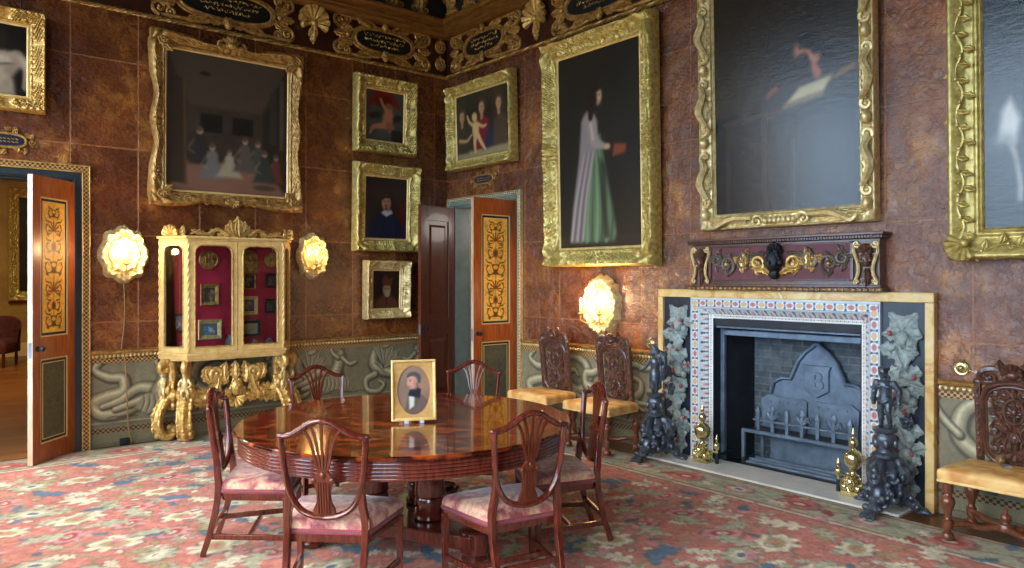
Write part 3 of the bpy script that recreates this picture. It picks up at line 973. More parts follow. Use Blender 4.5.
def door_leaf(parent, w, h, hand, painted, seed):
    """leaf in local coords, hinge at x=0, hand=+1 opens along +x; the seen face is -y"""
    leaf = empty('door_leaf', parent=parent)
    x0, x1 = (0, w) if hand > 0 else (-w, 0)
    wood = 'door_wood' if painted else 'mahogany_dark'
    th = .045
    m = .105 * w / .6
    b = MB()
    zs = [(.17, .90), (1.09, 2.30)]
    b.span((x0, -th / 2, .012), (x0 + m, th / 2, h)); b.span((x1 - m, -th / 2, .012), (x1, th / 2, h))
    for a, c in ((.012, zs[0][0]), (zs[0][1], zs[1][0]), (zs[1][1], h)):
        b.span((x0 + m, -th / 2, a), (x1 - m, th / 2, c))
    b.build('stile_and_rail', wood, leaf, bevel=.003, smooth=0)
    e = MB()
    fx = x1 if hand > 0 else x0
    e.span((fx - .004, -th / 2 + .001, .014), (fx + .004, th / 2 - .001, h - .002))
    e.build('leading_edge', 'door_edge_daylit' if painted else 'mahogany_dark', leaf, smooth=0)
    for k, (a, c) in enumerate(zs):
        if painted:
            MB().span((x0 + m, -.012, a), (x1 - m, .012, c)).build('panel_border', 'black', leaf, smooth=0)
            ln = MB()
            for d, t in ((.0, .012), (.034, .008)):
                X0, X1, Z0, Z1 = x0 + m + d, x1 - m - d, a + d, c - d
                y0, y1 = -.018 if d == 0 else -.0145, -.01
                ln.span((X0, y0, Z0), (X0 + t, y1, Z1)); ln.span((X1 - t, y0, Z0), (X1, y1, Z1))
                ln.span((X0, y0, Z0), (X1, y1, Z0 + t)); ln.span((X0, y0, Z1 - t), (X1, y1, Z1))
            ln.build('panel_moulding', 'cream', leaf, smooth=0)
            pw, ph = (x1 - x0) - 2 * m - .084, c - a - .084
            p = grotesque(pw, ph, (232, 178, 70) if k else (84, 80, 58), seed + k, dark=(k == 0))
            o = p.build('painted_panel', 'painted', leaf, (x0 + m + .042, a + .042), -.0135)
            tag(o, label='gilt ground painted with urns and arabesques' if k else 'dark green panel with faint arabesque')
        else:
            q = MB().span((x0 + m, -.008, a), (x1 - m, .008, c))
            X0, X1 = x0 + m + .05, x1 - m - .05
            q.add([(X0, -.008, a + .05), (X1, -.008, a + .05), (X1, -.008, c - .05), (X0, -.008, c - .05),
                   (X0 + .03, -.02, a + .08), (X1 - .03, -.02, a + .08), (X1 - .03, -.02, c - .08), (X0 + .03, -.02, c - .08)],
                  [(4, 5, 6, 7), (0, 1, 5, 4), (1, 2, 6, 5), (2, 3, 7, 6), (3, 0, 4, 7)])
            q.build('raised_panel', wood, leaf, smooth=0)
    kx = fx - hand * .055
    T = Matrix.Translation((kx, -th / 2, .995)) @ Matrix.Rotation(PI / 2, 4, 'X')
    MB().lathe([(.024, 0), (.024, .006), (.009, .012), (.009, .03), (.02, .036), (.025, .05), (.02, .062), (.006, .067)], 14, T).build('door_knob', 'iron_black', leaf)
    pl = MB().box((fx + hand * .0045, 0, .985), (.003, .026, .13))
    pl.build('lock_plate', 'iron', leaf, smooth=0)
    return leaf

door1 = empty('door_1', kind='structure')
door_frame(door1, -5.35, -4.2, 2.5, .142, 'check', 'teal', 'gilt')
lf = door_leaf(door1, .565, 2.48, -1, True, 40)
lf.location = (-4.2, -.02, 0); 
lf.rotation_euler = (0, 0, math.atan2(-.419, -.379) - PI)
door2 = empty('door_2', rot=(0, 0, -PI / 2), kind='structure')
door_frame(door2, .16, 1.40, 2.5, .10, 'check_sage' if False else 'sage_frame', 'sage_frame', 'gilt_pale')
bd = MB()
for z in np.arange(.04, 2.55, .035):
    for u in (.16 - .076, 1.40 + .076):
        bd.ell((u, -.04, z), (.01, .008, .010), 6, 4)
for u in np.arange(.1, 1.47, .035):
    bd.ell((u, -.04, 2.576), (.01, .008, .01), 6, 4)
bd.build('bead_row', 'cream', door2)
# leaves stand square to the wall, faces towards the room's near end
l2 = door_leaf(door2, .62, 2.48, -1, True, 60)
l2.location = (1.40, -.02, 0); l2.rotation_euler = (0, 0, PI / 2)
l1 = door_leaf(door2, .62, 2.48, -1, False, 70)
l1.location = (.16, -.02, 0); l1.rotation_euler = (0, 0, PI / 2 + R(15))

# passage behind the right-hand doorway, painted grey-green
ps = MB()
ps.span((.1, .22, 0), (.16, 1.2, 2.7)); ps.span((1.40, .22, 0), (1.46, 1.2, 2.7)); ps.span((.1, 1.2, 0), (1.46, 1.26, 2.7)); ps.span((.1, .22, 2.6), (1.46, 1.26, 2.7))
ps.span((.2, 1.17, .2), (.74, 1.2, 1.0)); ps.span((.82, 1.17, .2), (1.36, 1.2, 1.0)); ps.span((.2, 1.17, 1.15), (.74, 1.2, 2.4)); ps.span((.82, 1.17, 1.15), (1.36, 1.2, 2.4))
ps.span((.16, .3, .2), (.172, 1.1, 1.0)); ps.span((.16, .3, 1.15), (.172, 1.1, 2.4))
tag(ps.build('wall_passage', 'sage_panel', door2, bevel=.008), kind='structure')

# room seen through the left-hand doorway
tag(MB().span((-9, .22, -.1), (-1.5, 10.4, 0)).build('floor_adjoining', 'planks', smooth=0), kind='structure')
for nm, a_, c_ in (('wall_adjoining_end', (-9, 10.2, 0), (-1.5, 10.4, 4.4)), ('wall_adjoining_left', (-9.2, .22, 0), (-9, 10.4, 4.4)), ('wall_adjoining_right', (-1.5, .22, 0), (-1.3, 10.4, 4.4)), ('ceiling_adjoining', (-9, .22, 4.4), (-1.5, 10.4, 4.5))):
    tag(MB().span(a_, c_).build(nm, 'amber_wall', smooth=0), kind='structure')
b = MB(); #((-9, 10.2, 0), (-1.5, 10.4, 4.4)); b.span((-9.2, .22, 0), (-9, 10.4, 4.4)); b.span((-1.5, .22, 0), (-1.3, 10.4, 4.4)); b.span((-9, .22, 4.4), (-1.5, 10.4, 4.5)); b.span((-9, .22, 0), (-5.5, .3, 4.4)); b.span((-4.05, .22, 0), (-1.5, .3, 4.4)); b.span((-5.5, .22, 2.7), (-4.05, .3, 4.4))
b.span((-9, .22, 0), (-5.5, .3, 4.4)); b.span((-4.05, .22, 0), (-1.5, .3, 4.4)); b.span((-5.5, .22, 2.7), (-4.05, .3, 4.4))
tag(b.build('wall_adjoining_near', 'amber_wall', smooth=0), kind='structure')
tag(MB().span((-9, 10.15, 0), (-1.5, 10.2, .28)).build('baseboard_adjoining', 'cream', bevel=.01), kind='structure')
# ================================================================== pictures on the walls
def frame_mesh(w, h, fw, prof, relief=None, wav=None, step=.0075, back=0., nrow=22):
    """mitred carved moulding round a w x h opening, centred on the origin, standing towards -y"""
    b = MB()
    s = np.linspace(0, 1, nrow)
    ps = np.interp(s, [q[0] for q in prof], [q[1] for q in prof])
    for side in range(4):
        half = (w if side % 2 == 0 else h) / 2
        oth = (h if side % 2 == 0 else w) / 2
        K = int(2 * (half + fw) / step) + 1
        t = np.linspace(-1, 1, K)
        d = s[:, None] * fw * np.ones((1, K))
        al0 = t[None, :] * (half + d)
        if wav is not None:
            edge = np.clip((half - np.abs(t[None, :] * half)) / .06, 0, 1)
            d = d + wav(al0, half, side) * s[:, None] ** 1.5 * edge
        al = t[None, :] * (half + s[:, None] * fw)
        hh = ps[:, None] * np.ones((1, K))
        if relief is not None:
            hh = hh + relief(al, s[:, None] * np.ones((1, K)), half + fw, side) * np.clip(s * 8, 0, 1)[:, None] * np.clip((1 - s) * 8, 0, 1)[:, None]
        # outer edge returns to the wall
        d = np.vstack([d, d[-1:]]); al = np.vstack([al, al[-1:]]); hh = np.vstack([hh, hh[-1:] * 0 - back])
        off = oth + d
        X, Z = {0: (al, -off), 1: (off, al), 2: (-al, off), 3: (-off, -al)}[side]
        b.grid(X[::-1], -hh[::-1], Z[::-1])
    return b

def rel_rocaille(amp, fq, corner=.25):
    def f(al, s, half, side):
        c = half - np.abs(al)
        wob = np.sin(al * 13.1 + 2 * s) + .7 * np.sin(al * 29.7 + 1.1)
        leafy = (.7 * np.abs(np.sin(al * fq * 1.35 + 3.6 * np.sin(s * 7) + 1.2 * wob)) + .5 * np.abs(np.sin(al * fq * 2.9 + s * 17 + wob)) * np.clip(s * 3, 0, 1)) * np.sin(PI * s) ** .7
        shell = np.abs(np.sin(6 * np.arctan2(c + .02, s * .2 + .02))) * 1.3
        m = np.clip((corner - c) / (corner * .4), 0, 1)
        cen = np.clip((.12 - np.abs(al)) / .05, 0, 1)
        return amp * (leafy * (.55 + .45 * np.sin(al * fq * .31) ** 2) * (1 - m) + shell * m + cen * .6 * np.abs(np.sin(al * fq * 1.7)))
    return f
def rel_plain_corner(amp, fq, corner):
    def f(al, s, half, side):
        c = half - np.abs(al)
        m = np.clip((corner - c) / .05, 0, 1)
        cen = np.clip((corner * .55 - np.abs(al)) / .04, 0, 1)
        carved = np.abs(np.sin(al * fq + 4 * np.sin(s * 6))) * np.sin(PI * s) + .4 * np.abs(np.sin(al * fq * 2.3 + s * 9))
        return amp * carved * np.maximum(m, cen * .8)
    return f

SWEPT = [(0, .02), (.08, .035), (.16, .03), (.24, .02), (.5, .045), (.75, .07), (.9, .06), (1, .035)]
OGEE = [(0, .015), (.06, .03), (.12, .03), (.2, .02), (.45, .035), (.7, .07), (.85, .085), (.93, .08), (1, .05)]
FLATF = [(0, .02), (.05, .035), (.1, .02), (.5, .03), (.85, .05), (.92, .07), (1, .06)]

def framed_picture(name, wall, u0, u1, v0, v1, fw4, label, paint, off=.02, tilt=2., prof=OGEE, relief=None, wav=None, mat='gilt', slip='gilt_paint', corner=None, back=.03, oil='oil', group='framed oil paintings'):
    """u0..v1: sight (canvas) rectangle; fw4: moulding width"""
    w, h = u1 - u0, v1 - v0
    th = R(tilt)
    loc, rot = on_wall(wall, (u0 + u1) / 2, (v0 + v1) / 2, off + back + (h / 2 + fw4) * math.sin(th), tilt)
    r = empty(name, loc, rot, label, 'painting', group)
    frame_mesh(w + .03, h + .03, fw4 - .015, prof, relief, wav, back=back).build('frame', mat, r, smooth=50)
    sl = frame_mesh(w - .012, h - .012, .022, [(0, .008), (.5, .02), (1, .016)], None, None, .05, nrow=5)
    sl.build('slip', slip, r, smooth=30)
    p = paint(w, h); p.blur(2)
    p.build('canvas', oil, r, (-w / 2, -h / 2), -.004)
    if corner:
        corner(r, w + .03, h + .03, fw4 - .015, mat)
    MB().span((-w / 2 - fw4 * .8, .0, -h / 2 - fw4 * .8), (w / 2 + fw4 * .8, back * .9, h / 2 + fw4 * .8)).build('backboard', 'mahogany_dark', r, smooth=0)
    return r

def corners_leafy(size, dep):
    def f(r, w, h, fw, mat):
        for sx in (-1, 1):
            for sz in (-1, 1):
                g = MB()
                cx, cz = sx * (w / 2 + fw * .55), sz * (h / 2 + fw * .55)
                a = math.atan2(sz, sx)
                g.shell(cx - sx * fw * .15, cz - sz * fw * .15, size * .62, a - 1.1, a + 1.1, 7, dep * .6, dep * .5)
                g.leaf(cx, cz, a + PI * .75, size * 1.25, size * .5, sx * sz * .2, dep * .5, dep * .5)
                g.leaf(cx, cz, a - PI * .75, size * 1.25, size * .5, -sx * sz * .2, dep * .5, dep * .5)
                for q in (.75, -.75):
                    aa = a + PI * q
                    g.scroll(cx + size * .7 * math.cos(aa), cz + size * .7 * math.sin(aa), size * .26, a, 1.1, size * .08, 1 if q > 0 else -1, dep * .7)
                g.ell((cx, -dep * 1.1, cz), (size * .16, dep * .35, size * .16))
                g.build('corner_ornament', mat, r)
    return f

# ---- what each canvas shows
def pt_group(w, h):
    """dim room with several small figures, a plain generic interior"""
    p = Paint(w, h, .007, (62, 51, 41)); p.noise(.3, .12, 2); p.noise(.04, .06, 3)
    p.poly([(0, h), (w, h), (w * .78, h * .62), (w * .18, h * .62)], (74, 62, 50), .02)
    p.poly([(w * .78, h * .62), (w, h), (w, .0), (w * .78, h * .3)], (46, 38, 31), .02)
    p.poly([(0, 0), (w, 0), (w * .8, h * .22), (w * .15, h * .22)], (122, 86, 68), .02)
    for x in (.26, .52): p.rect(w * x, w * (x + .18), h * .44, h * .57, (34, 29, 26))
    p.rect(w * .84, w * .9, h * .4, h * .8, (58, 52, 44), .8); p.rect(w * .93, w * .97, h * .36, h * .9, (84, 74, 58), .8)
    p.poly([(w * .03, h * .06), (w * .16, h * .05), (w * .14, h * .8), (w * .03, h * .82)], (58, 46, 36), .008)
    p.line([(w * .15, h * .05), (w * .135, h * .8)], .022, (84, 66, 48), k=0)
    p.ell(w * .3, h * .86, .05, .02, (30, 26, 24))
    def fig(x, z, s, dress, head=(150, 122, 98), wide=1.):
        p.poly([(x - .10 * s * wide, z), (x + .10 * s * wide, z), (x + .045 * s, z + .2 * s), (x - .045 * s, z + .2 * s)], dress, .018 * s)
        p.ell(x, z + .22 * s, .055 * s, .06 * s, dress); p.ell(x + .0, z + .31 * s, .03 * s, .038 * s, head)
        p.ell(x - .005, z + .33 * s, .036 * s, .03 * s, (70, 52, 40), 0, .3, .8)
        p.line([(x - .05 * s, z + .22 * s), (x - .1 * s, z + .14 * s), (x - .05 * s, z + .1 * s)], .022 * s, head, .5, .35)
    fig(w * .26, h * .2, 1.1, (50, 44, 44)); fig(w * .74, h * .17, 1.0, (66, 70, 62)); fig(w * .9, h * .1, .9, (92, 50, 40))
    fig(w * .36, h * .1, 1.05, (104, 98, 92), wide=1.3); fig(w * .5, h * .12, .85, (150, 136, 112), wide=1.6); fig(w * .63, h * .17, 1.05, (84, 74, 66), wide=1.2); fig(w * .8, h * .1, 1., (54, 56, 50), wide=1.3)
    p.ell(w * .8, h * .06, .12, .03, (74, 58, 44))
    return p
def pt_cherub(w, h):
    p = Paint(w, h, .005, (70, 68, 62)); p.noise(.1, .12, 5)
    p.line([(w * .12, h * .72), (w * .3, h * .9), (w * .6, h * .9), (w * .84, h * .72)], [.05, .12, .12, .05], (118, 28, 22), .4)
    p.ell(w * .45, h * .8, .12, .07, (84, 18, 16))
    sk = (168, 108, 74)
    p.ell(w * .25, h * .5, .09, .04, (44, 38, 32), .2); p.ell(w * .82, h * .48, .07, .04, (36, 32, 28), .4)
    p.line([(w * .55, h * .62), (w * .45, h * .72), (w * .38, h * .84)], [.05, .04, .03], sk)
    p.ell(w * .58, h * .46, .07, .13, sk, -.2); p.ell(w * .6, h * .68, .045, .05, sk); p.ell(w * .61, h * .71, .045, .035, (120, 78, 44))
    p.line([(w * .56, h * .34), (w * .4, h * .3), (w * .2, h * .26), (w * .12, h * .14)], [.08, .07, .05, .03], sk)
    p.line([(w * .6, h * .34), (w * .7, h * .28), (w * .62, h * .2)], [.07, .06, .03], (146, 88, 60))
    p.rect(w * .68, w, 0, h * .24, (34, 30, 28), .8)
    return p
def pt_gent(w, h):
    p = Paint(w, h, .005, (48, 36, 30)); p.noise(.15, .12, 7)
    p.poly([(w * .78, h * .2), (w, h * .2), (w, h * .62), (w * .76, h * .62)], (84, 26, 24), .02, .8)
    p.poly([(w * .02, 0), (w * .96, 0), (w * .86, h * .28), (w * .62, h * .44), (w * .4, h * .44), (w * .14, h * .3)], (28, 32, 48), .02)
    p.line([(w * .3, 0), (w * .36, h * .25)], .01, (44, 50, 70)); p.line([(w * .7, h * .02), (w * .66, h * .3)], .012, (44, 50, 70))
    p.poly([(w * .38, h * .42), (w * .5, h * .36), (w * .66, h * .42), (w * .6, h * .5), (w * .46, h * .48)], (172, 170, 164), .01)
    sk = (176, 126, 96)
    p.ell(w * .53, h * .62, .085, .115, (40, 30, 26), -.1, .2); p.ell(w * .5, h * .585, .062, .09, sk, 0, .2); p.ell(w * .535, h * .575, .032, .07, (150, 102, 78), 0, .5, .6)
    p.line([(w * .42, h * .655), (w * .47, h * .685), (w * .56, h * .68)], .03, (42, 32, 28), .4)
    for q in (.455, .545): p.ell(w * q, h * .605, .011, .006, (46, 32, 28)); p.line([(w * q - .018, h * .625), (w * q + .016, h * .627)], .006, (90, 60, 46), .4, .7)
    p.line([(w * .495, h * .61), (w * .485, h * .565), (w * .505, h * .557)], .008, (140, 88, 66)); p.line([(w * .455, h * .538), (w * .5, h * .545), (w * .545, h * .538)], .010, (74, 46, 36)); p.line([(w * .48, h * .523), (w * .52, h * .523)], .006, (160, 84, 72)); p.ell(w * .5, h * .495, .014, .018, (74, 48, 38))
    return p
def pt_old(w, h):
    p = Paint(w, h, .004, (40, 28, 22)); p.noise(.1, .12, 9)
    p.poly([(w * .04, 0), (w * .96, 0), (w * .9, h * .22), (w * .64, h * .36), (w * .4, h * .36), (w * .12, h * .22)], (92, 52, 34), .02)
    p.line([(w * .5, h * .02), (w * .52, h * .3)], .02, (66, 36, 24))
    p.ell(w * .52, h * .5, .055, .08, (158, 116, 84)); p.ell(w * .54, h * .4, .035, .045, (150, 130, 108))
    p.poly([(w * .36, h * .6), (w * .7, h * .6), (w * .76, h * .82), (w * .58, h * .78), (w * .5, h * .88), (w * .34, h * .78)], (96, 50, 30), .012)
    for q in (.46, .57): p.ell(w * q, h * .525, .01, .006, (50, 32, 24))
    p.line([(w * .5, h * .53), (w * .49, h * .47)], .008, (120, 80, 56))
    return p
def pt_torso(w, h):
    p = Paint(w, h, .005, (26, 21, 18))
    sk = (142, 124, 106); hi = (176, 160, 140); sh_ = (84, 68, 56)
    c = w * .62
    p.poly([(c - .16, 0), (c + .16, 0), (c + .14, h * .26), (c + .21, h * .46), (c + .17, h * .6), (c + .06, h * .64), (c - .06, h * .64), (c - .18, h * .6), (c - .2, h * .44), (c - .13, h * .26)], sk, .02)
    for s in (-1, 1):
        p.ell(c + s * .075, h * .5, .07, .05, hi, s * .2, .4, .8); p.ell(c + s * .08, h * .435, .07, .012, sh_, s * .2, .5, .7)
        p.ell(c + s * .05, h * .28, .04, .07, hi, 0, .5, .4)
    p.line([(c, h * .56), (c, h * .12)], .014, sh_, .6, .7); p.line([(c + .17, h * .56), (c + .25, h * .4), (c + .24, h * .14)], [.11, .09, .07], sk, .3); p.line([(c + .19, h * .56), (c + .26, h * .4)], .04, hi, .6, .7)
    p.line([(c - .17, h * .56), (c - .26, h * .38), (c - .2, h * .2)], [.11, .09, .07], sh_, .3)
    p.ell(c - .01, h * .66, .045, .06, sh_); p.ell(c - .02, h * .78, .062, .088, (128, 100, 80)); p.ell(c - .0, h * .84, .085, .06, (36, 28, 24)); p.ell(c + .05, h * .76, .04, .08, (36, 28, 24)); p.ell(c - .01, h * .71, .05, .03, (44, 34, 28))
    p.noise(.05, .1, 11)
    return p
def pt_holy(w, h):
    """women and a standing infant, dusky ground"""
    p = Paint(w, h, .007, (56, 48, 36)); p.noise(.2, .18, 13)
    p.poly([(0, 0), (w, 0), (w, h * .16), (0, h * .1)], (150, 136, 98), .02)
    dk = (70, 56, 44); hr = (96, 66, 42); sk = (196, 154, 112)
    def head(x, z, s=1., t=0.):
        p.ell(x + .008, z + .012 * s, .075 * s, .10 * s, hr, t, .3); p.line([(x, z - .05 * s), (x, z - .12 * s)], .05 * s, (170, 128, 92), .3)
        p.ell(x, z, .048 * s, .066 * s, sk, t, .25); p.ell(x + .02 * s, z - .005, .025 * s, .05 * s, (164, 122, 88), t, .5, .6)
        for q in (-.018, .016): p.ell(x + q * s, z + .012 * s, .009 * s, .005 * s, (74, 50, 38))
        p.line([(x - .002, z + .01 * s), (x - .006, z - .014 * s)], .007 * s, (150, 108, 78)); p.line([(x - .014 * s, z - .032 * s), (x + .01 * s, z - .032 * s)], .008 * s, (150, 80, 66))
    p.poly([(0, h * .1), (w * .24, h * .08), (w * .22, h * .5), (w * .14, h * .6), (0, h * .58)], dk, .02); head(w * .11, h * .66, .95)
    p.poly([(w * .30, h * .12), (w * .68, h * .12), (w * .64, h * .54), (w * .53, h * .63), (w * .42, h * .54)], (122, 40, 42), .02); p.poly([(w * .52, h * .1), (w * .76, h * .14), (w * .64, h * .5)], (46, 50, 72), .03)
    head(w * .5, h * .74)
    p.poly([(w * .7, h * .12), (w * .98, h * .12), (w * .96, h * .52), (w * .85, h * .63), (w * .74, h * .5)], (84, 66, 50), .02); head(w * .82, h * .74, .95)
    sk = (206, 170, 112)
    p.ell(w * .38, h * .43, .065, .11, sk); p.ell(w * .36, h * .62, .05, .055, sk); p.line([(w * .33, h * .5), (w * .26, h * .56), (w * .22, h * .66)], [.045, .04, .03], sk); p.line([(w * .43, h * .5), (w * .52, h * .45), (w * .58, h * .46)], [.045, .04, .03], sk)
    p.line([(w * .37, h * .35), (w * .36, h * .2), (w * .37, h * .08)], [.07, .055, .035], sk); p.line([(w * .42, h * .34), (w * .48, h * .22), (w * .56, h * .1)], [.07, .055, .035], sk)
    p.line([(w * .06, h * .3), (w * .2, h * .28), (w * .3, h * .36)], [.05, .04, .03], sk, .4, .8)
    return p
def pt_robed(w, h):
    """a standing woman in a grey mantle over a green gown, plain dark ground"""
    p = Paint(w, h, .008, (40, 35, 27)); p.noise(.3, .1, 17); p.rect(0, w, 0, .12, (54, 46, 36), .6)
    cx = w * .44
    gr = (98, 116, 84)
    p.poly([(cx - .18, .05), (cx + .27, .06), (cx + .3, .14), (cx + .16, .8), (cx + .1, 1.12), (cx - .06, 1.12), (cx - .1, .6)], gr, .02)
    for q in range(6):
        x = cx - .1 + .065 * q; p.line([(x, .06), (x + .02, .4), (cx + .0 + .02 * q, .95)], [.035, .025, .01], (62, 78, 54) if q % 2 else (134, 150, 112), .5, .8)
    p.poly([(cx + .13, .08), (cx + .2, .1), (cx + .16, .8), (cx + .08, .9)], (32, 30, 24), .02, .7)
    m = (136, 122, 118)
    p.poly([(cx - .34, .06), (cx - .18, .05), (cx - .13, .35), (cx - .02, .8), (cx + .07, 1.04), (cx + .06, 1.26), (cx - .08, 1.36), (cx - .16, 1.28), (cx - .2, .9), (cx - .3, .4)], m, .018)
    for q in range(5):
        p.line([(cx - .32 + .04 * q, .08), (cx - .24 + .035 * q, .5), (cx - .12 + .03 * q, .95)], [.03, .02, .01], (96, 80, 82) if q % 2 else (176, 164, 154), .5, .85)
    p.ell(cx - .05, 1.27, .09, .1, (146, 128, 122)); p.line([(cx - .02, 1.25), (cx + .02, 1.06), (cx + .16, .99)], [.12, .11, .06], (150, 134, 126)); p.line([(cx - .03, 1.24), (cx, 1.08)], .03, (180, 166, 154), .5)
    p.ell(cx + .19, .985, .04, .03, (196, 152, 118))
    p.ell(cx + .06, 1.5, .065, .09, (200, 158, 126)); p.ell(cx - .0, 1.5, .06, .15, (44, 30, 22), .1); p.ell(cx + .04, 1.59, .08, .05, (40, 28, 20)); p.line([(cx - .02, 1.46), (cx - .03, 1.3)], [.1, .06], (40, 28, 20))
    p.ell(cx + .09, 1.51, .012, .008, (50, 34, 28)); p.line([(cx + .105, 1.5), (cx + .118, 1.475)], .01, (170, 120, 92)); p.line([(cx + .08, 1.45), (cx + .105, 1.45)], .01, (150, 84, 72))
    p.poly([(cx + .26, .88), (cx + .42, .9), (cx + .44, .98), (cx + .28, 1.0)], (132, 66, 40), .015)
    return p
def pt_scholar(w, h):
    """a bearded man leaning on his hand over an open book at a desk"""
    p = Paint(w, h, .009, (50, 42, 33)); p.noise(.4, .1, 19); p.noise(.06, .05, 20)
    h = h * .70
    p.poly([(0, 0), (w, 0), (w, h * .6), (w * .3, h * .62), (0, h * .58)], (28, 28, 30), .03)
    p.poly([(w * .06, h * .62), (w * .34, h * .66), (w * .5, h * .92), (w * .64, h * .97), (w * .84, h * .86), (w * .92, h * .62), (w * .6, h * .54)], (42, 32, 28), .03)
    y = h * .66
    p.poly([(w * .52, h * .60), (w * .78, h * .64), (w * .84, h * .72), (w * .62, h * .685)], (188, 172, 128), .012); p.poly([(w * .50, h * .575), (w * .78, h * .615), (w * .78, h * .64), (w * .51, h * .60)], (126, 104, 66), .01)
    p.poly([(w * .82, h * .68), (w * .98, h * .73), (w * .97, h * .76), (w * .86, h * .72)], (126, 92, 52), .012)
    sk = (178, 118, 84)
    p.ell(w * .66, h * .88, .085, .10, sk, .35); p.ell(w * .69, h * .93, .11, .065, (30, 22, 18), -.3); p.ell(w * .645, h * .825, .06, .06, (34, 26, 22)); p.ell(w * .74, h * .87, .05, .1, (30, 22, 20)); p.line([(w * .735, h * .83), (w * .72, h * .79), (w * .74, h * .74)], [.06, .05, .07], (164, 96, 66)); p.line([(w * .7, h * .845), (w * .72, h * .82)], .04, sk)
    p.line([(w * .46, h * .705), (w * .42, h * .68), (w * .4, h * .655)], [.05, .05, .02], (130, 78, 56))
    p.ell(w * .63, h * .9, .016, .008, (50, 30, 24), .3); p.ell(w * .68, h * .905, .016, .008, (50, 30, 24), .3)
    br = (62, 42, 34)
    p.line([(w * .08, h * .545), (w * .5, h * .575)], .035, br, k=0)
    p.line([(w * .1, h * .02), (w * .1, h * .54)], .03, (50, 40, 36), k=0); p.line([(w * .38, 0), (w * .38, h * .55)], .035, (56, 42, 38), k=0); p.line([(w * .58, 0), (w * .58, h * .4)], .03, (52, 48, 46), k=0)
    return p
def pt_far(w, h):
    p = Paint(w, h, .009, (38, 35, 34)); p.noise(.4, .12, 23)
    p.poly([(w * .05, h * .25), (w * .12, h * .24), (w * .135, h * .31), (w * .10, h * .38), (w * .065, h * .34)], (206, 200, 188), .02); p.line([(w * .095, h * .26), (w * .115, h * .2), (w * .13, h * .13), (w * .13, h * .08)], [.04, .025, .03, .03], (186, 178, 164), .4, .9)
    p.ell(w * .06, h * .25, .08, .06, (112, 110, 108), .2, .5, .5)
    p.ell(w * .6, h * .5, .28, .5, (60, 46, 40)); p.ell(w * .6, h * .8, .1, .13, (170, 130, 100))
    return p

swept_wav = lambda al, half, side: .035 * np.cos(al / half * PI * 1.5) ** 2 + .055 * np.exp(-((np.abs(al) - half) / .16) ** 2) - .028
def corners_square(r, w, h, fw, mat):
    for sx in (-1, 1):
        for sz in (-1, 1):
            g = MB(); x, z = sx * (w / 2 + fw * .5), sz * (h / 2 + fw * .5)
            g.box((x + sx * fw * .1, -.035, z + sz * fw * .1), (fw * 1.15, .07, fw * 1.15))
            g.box((x + sx * fw * .1 - sx * fw * .9, -.03, z + sz * fw * .34), (fw * .9, .06, fw * .6))
            g.leaf(x, z, math.atan2(-sz, -sx), .16, .1, 0, .07, .02); g.scroll(x - sx * .02, z - sz * .02, .05, 0, 1.4, .012, sx * sz, .075)
            g.build('corner_ornament', mat, r, bevel=.006)
    g = MB()
    z = h / 2 + fw
    for i in range(5):
        a = PI * (.2 + .15 * i); g.leaf(0, z - .02, a, .11, .045, 0, .06, .03)
    g.ell((0, -.08, z - .02), (.05, .03, .04)); 
    for s in (-1, 1): g.scroll(s * .1, z - .03, .05, PI / 2, 1.3, .014, -s, .06)
    g.build('crest', mat, r)
    g = MB(); z = -h / 2 - fw * .55
    g.shell(.02, z, .075, PI, 2 * PI, 7, .03, .05)
    for s in (-1, 1): g.leaf(s * .08, z, 0 if s > 0 else PI, .3, .09, 0, .05, .03); g.scroll(s * .42, z + .01, .05, 0, 1.4, .014, s, .05)
    g.build('bottom_ornament', mat, r)
framed_picture('framed_painting', 'back', -3.405, -2.165, 2.475, 3.87, .135, 'large dim group painting in a curling gilt frame above the glazed cabinet', pt_group, .02, 1.0, SWEPT, rel_rocaille(.022, 26), swept_wav, 'gilt_dark', 'gilt_paint', corners_square)
framed_picture('framed_painting', 'back', -1.205, -.69, 3.235, 3.83, .155, 'small painting of a winged cherub with red drapery, topmost of three near the corner', pt_cherub, .02, 1.5, OGEE, rel_plain_corner(.03, 60, .26), None, 'gilt_yellow', 'gilt_paint', corners_leafy(.1, .05))
framed_picture('framed_painting', 'back', -1.215, -.645, 2.07, 2.80, .155, 'portrait of a dark-haired man with a white collar, between cherub and old man', pt_gent, .02, 1.5, OGEE, rel_rocaille(.026, 70, .2), None, 'gilt_yellow', 'gilt_paint', corners_leafy(.09, .05))
framed_picture('framed_painting', 'back', -1.11, -.745, 1.235, 1.69, .12, 'smallest portrait, an old man in a brown cap, lowest of three near the corner', pt_old, .02, 1.5, OGEE, rel_rocaille(.022, 80, .14), None, 'gilt_pale', 'gilt_paint', corners_leafy(.07, .045))
tl = framed_picture('framed_painting', 'back', -5.2, -4.557, 3.2, 3.816, .135, 'painting of a bare-chested man above the left-hand doorway', pt_torso, .02, 1.5, OGEE, rel_plain_corner(.03, 60, .28), None, 'gilt', 'gilt_paint', corners_leafy(.11, .05))
ch = MB(); ch.tube([(.28, .03, .42), (.26, .05, 1.0)], .006, 5); ch.build('hanging_chain', 'iron_black', tl)
framed_picture('framed_painting', 'right', .30, 1.315, 3.06, 3.845, .13, 'painting of veiled women with a standing bare infant, left of the tall picture', pt_holy, .02, 1.6, OGEE, rel_rocaille(.026, 60, .2), None, 'gilt_yellow', 'gilt_paint', corners_leafy(.09, .05), back=.02)
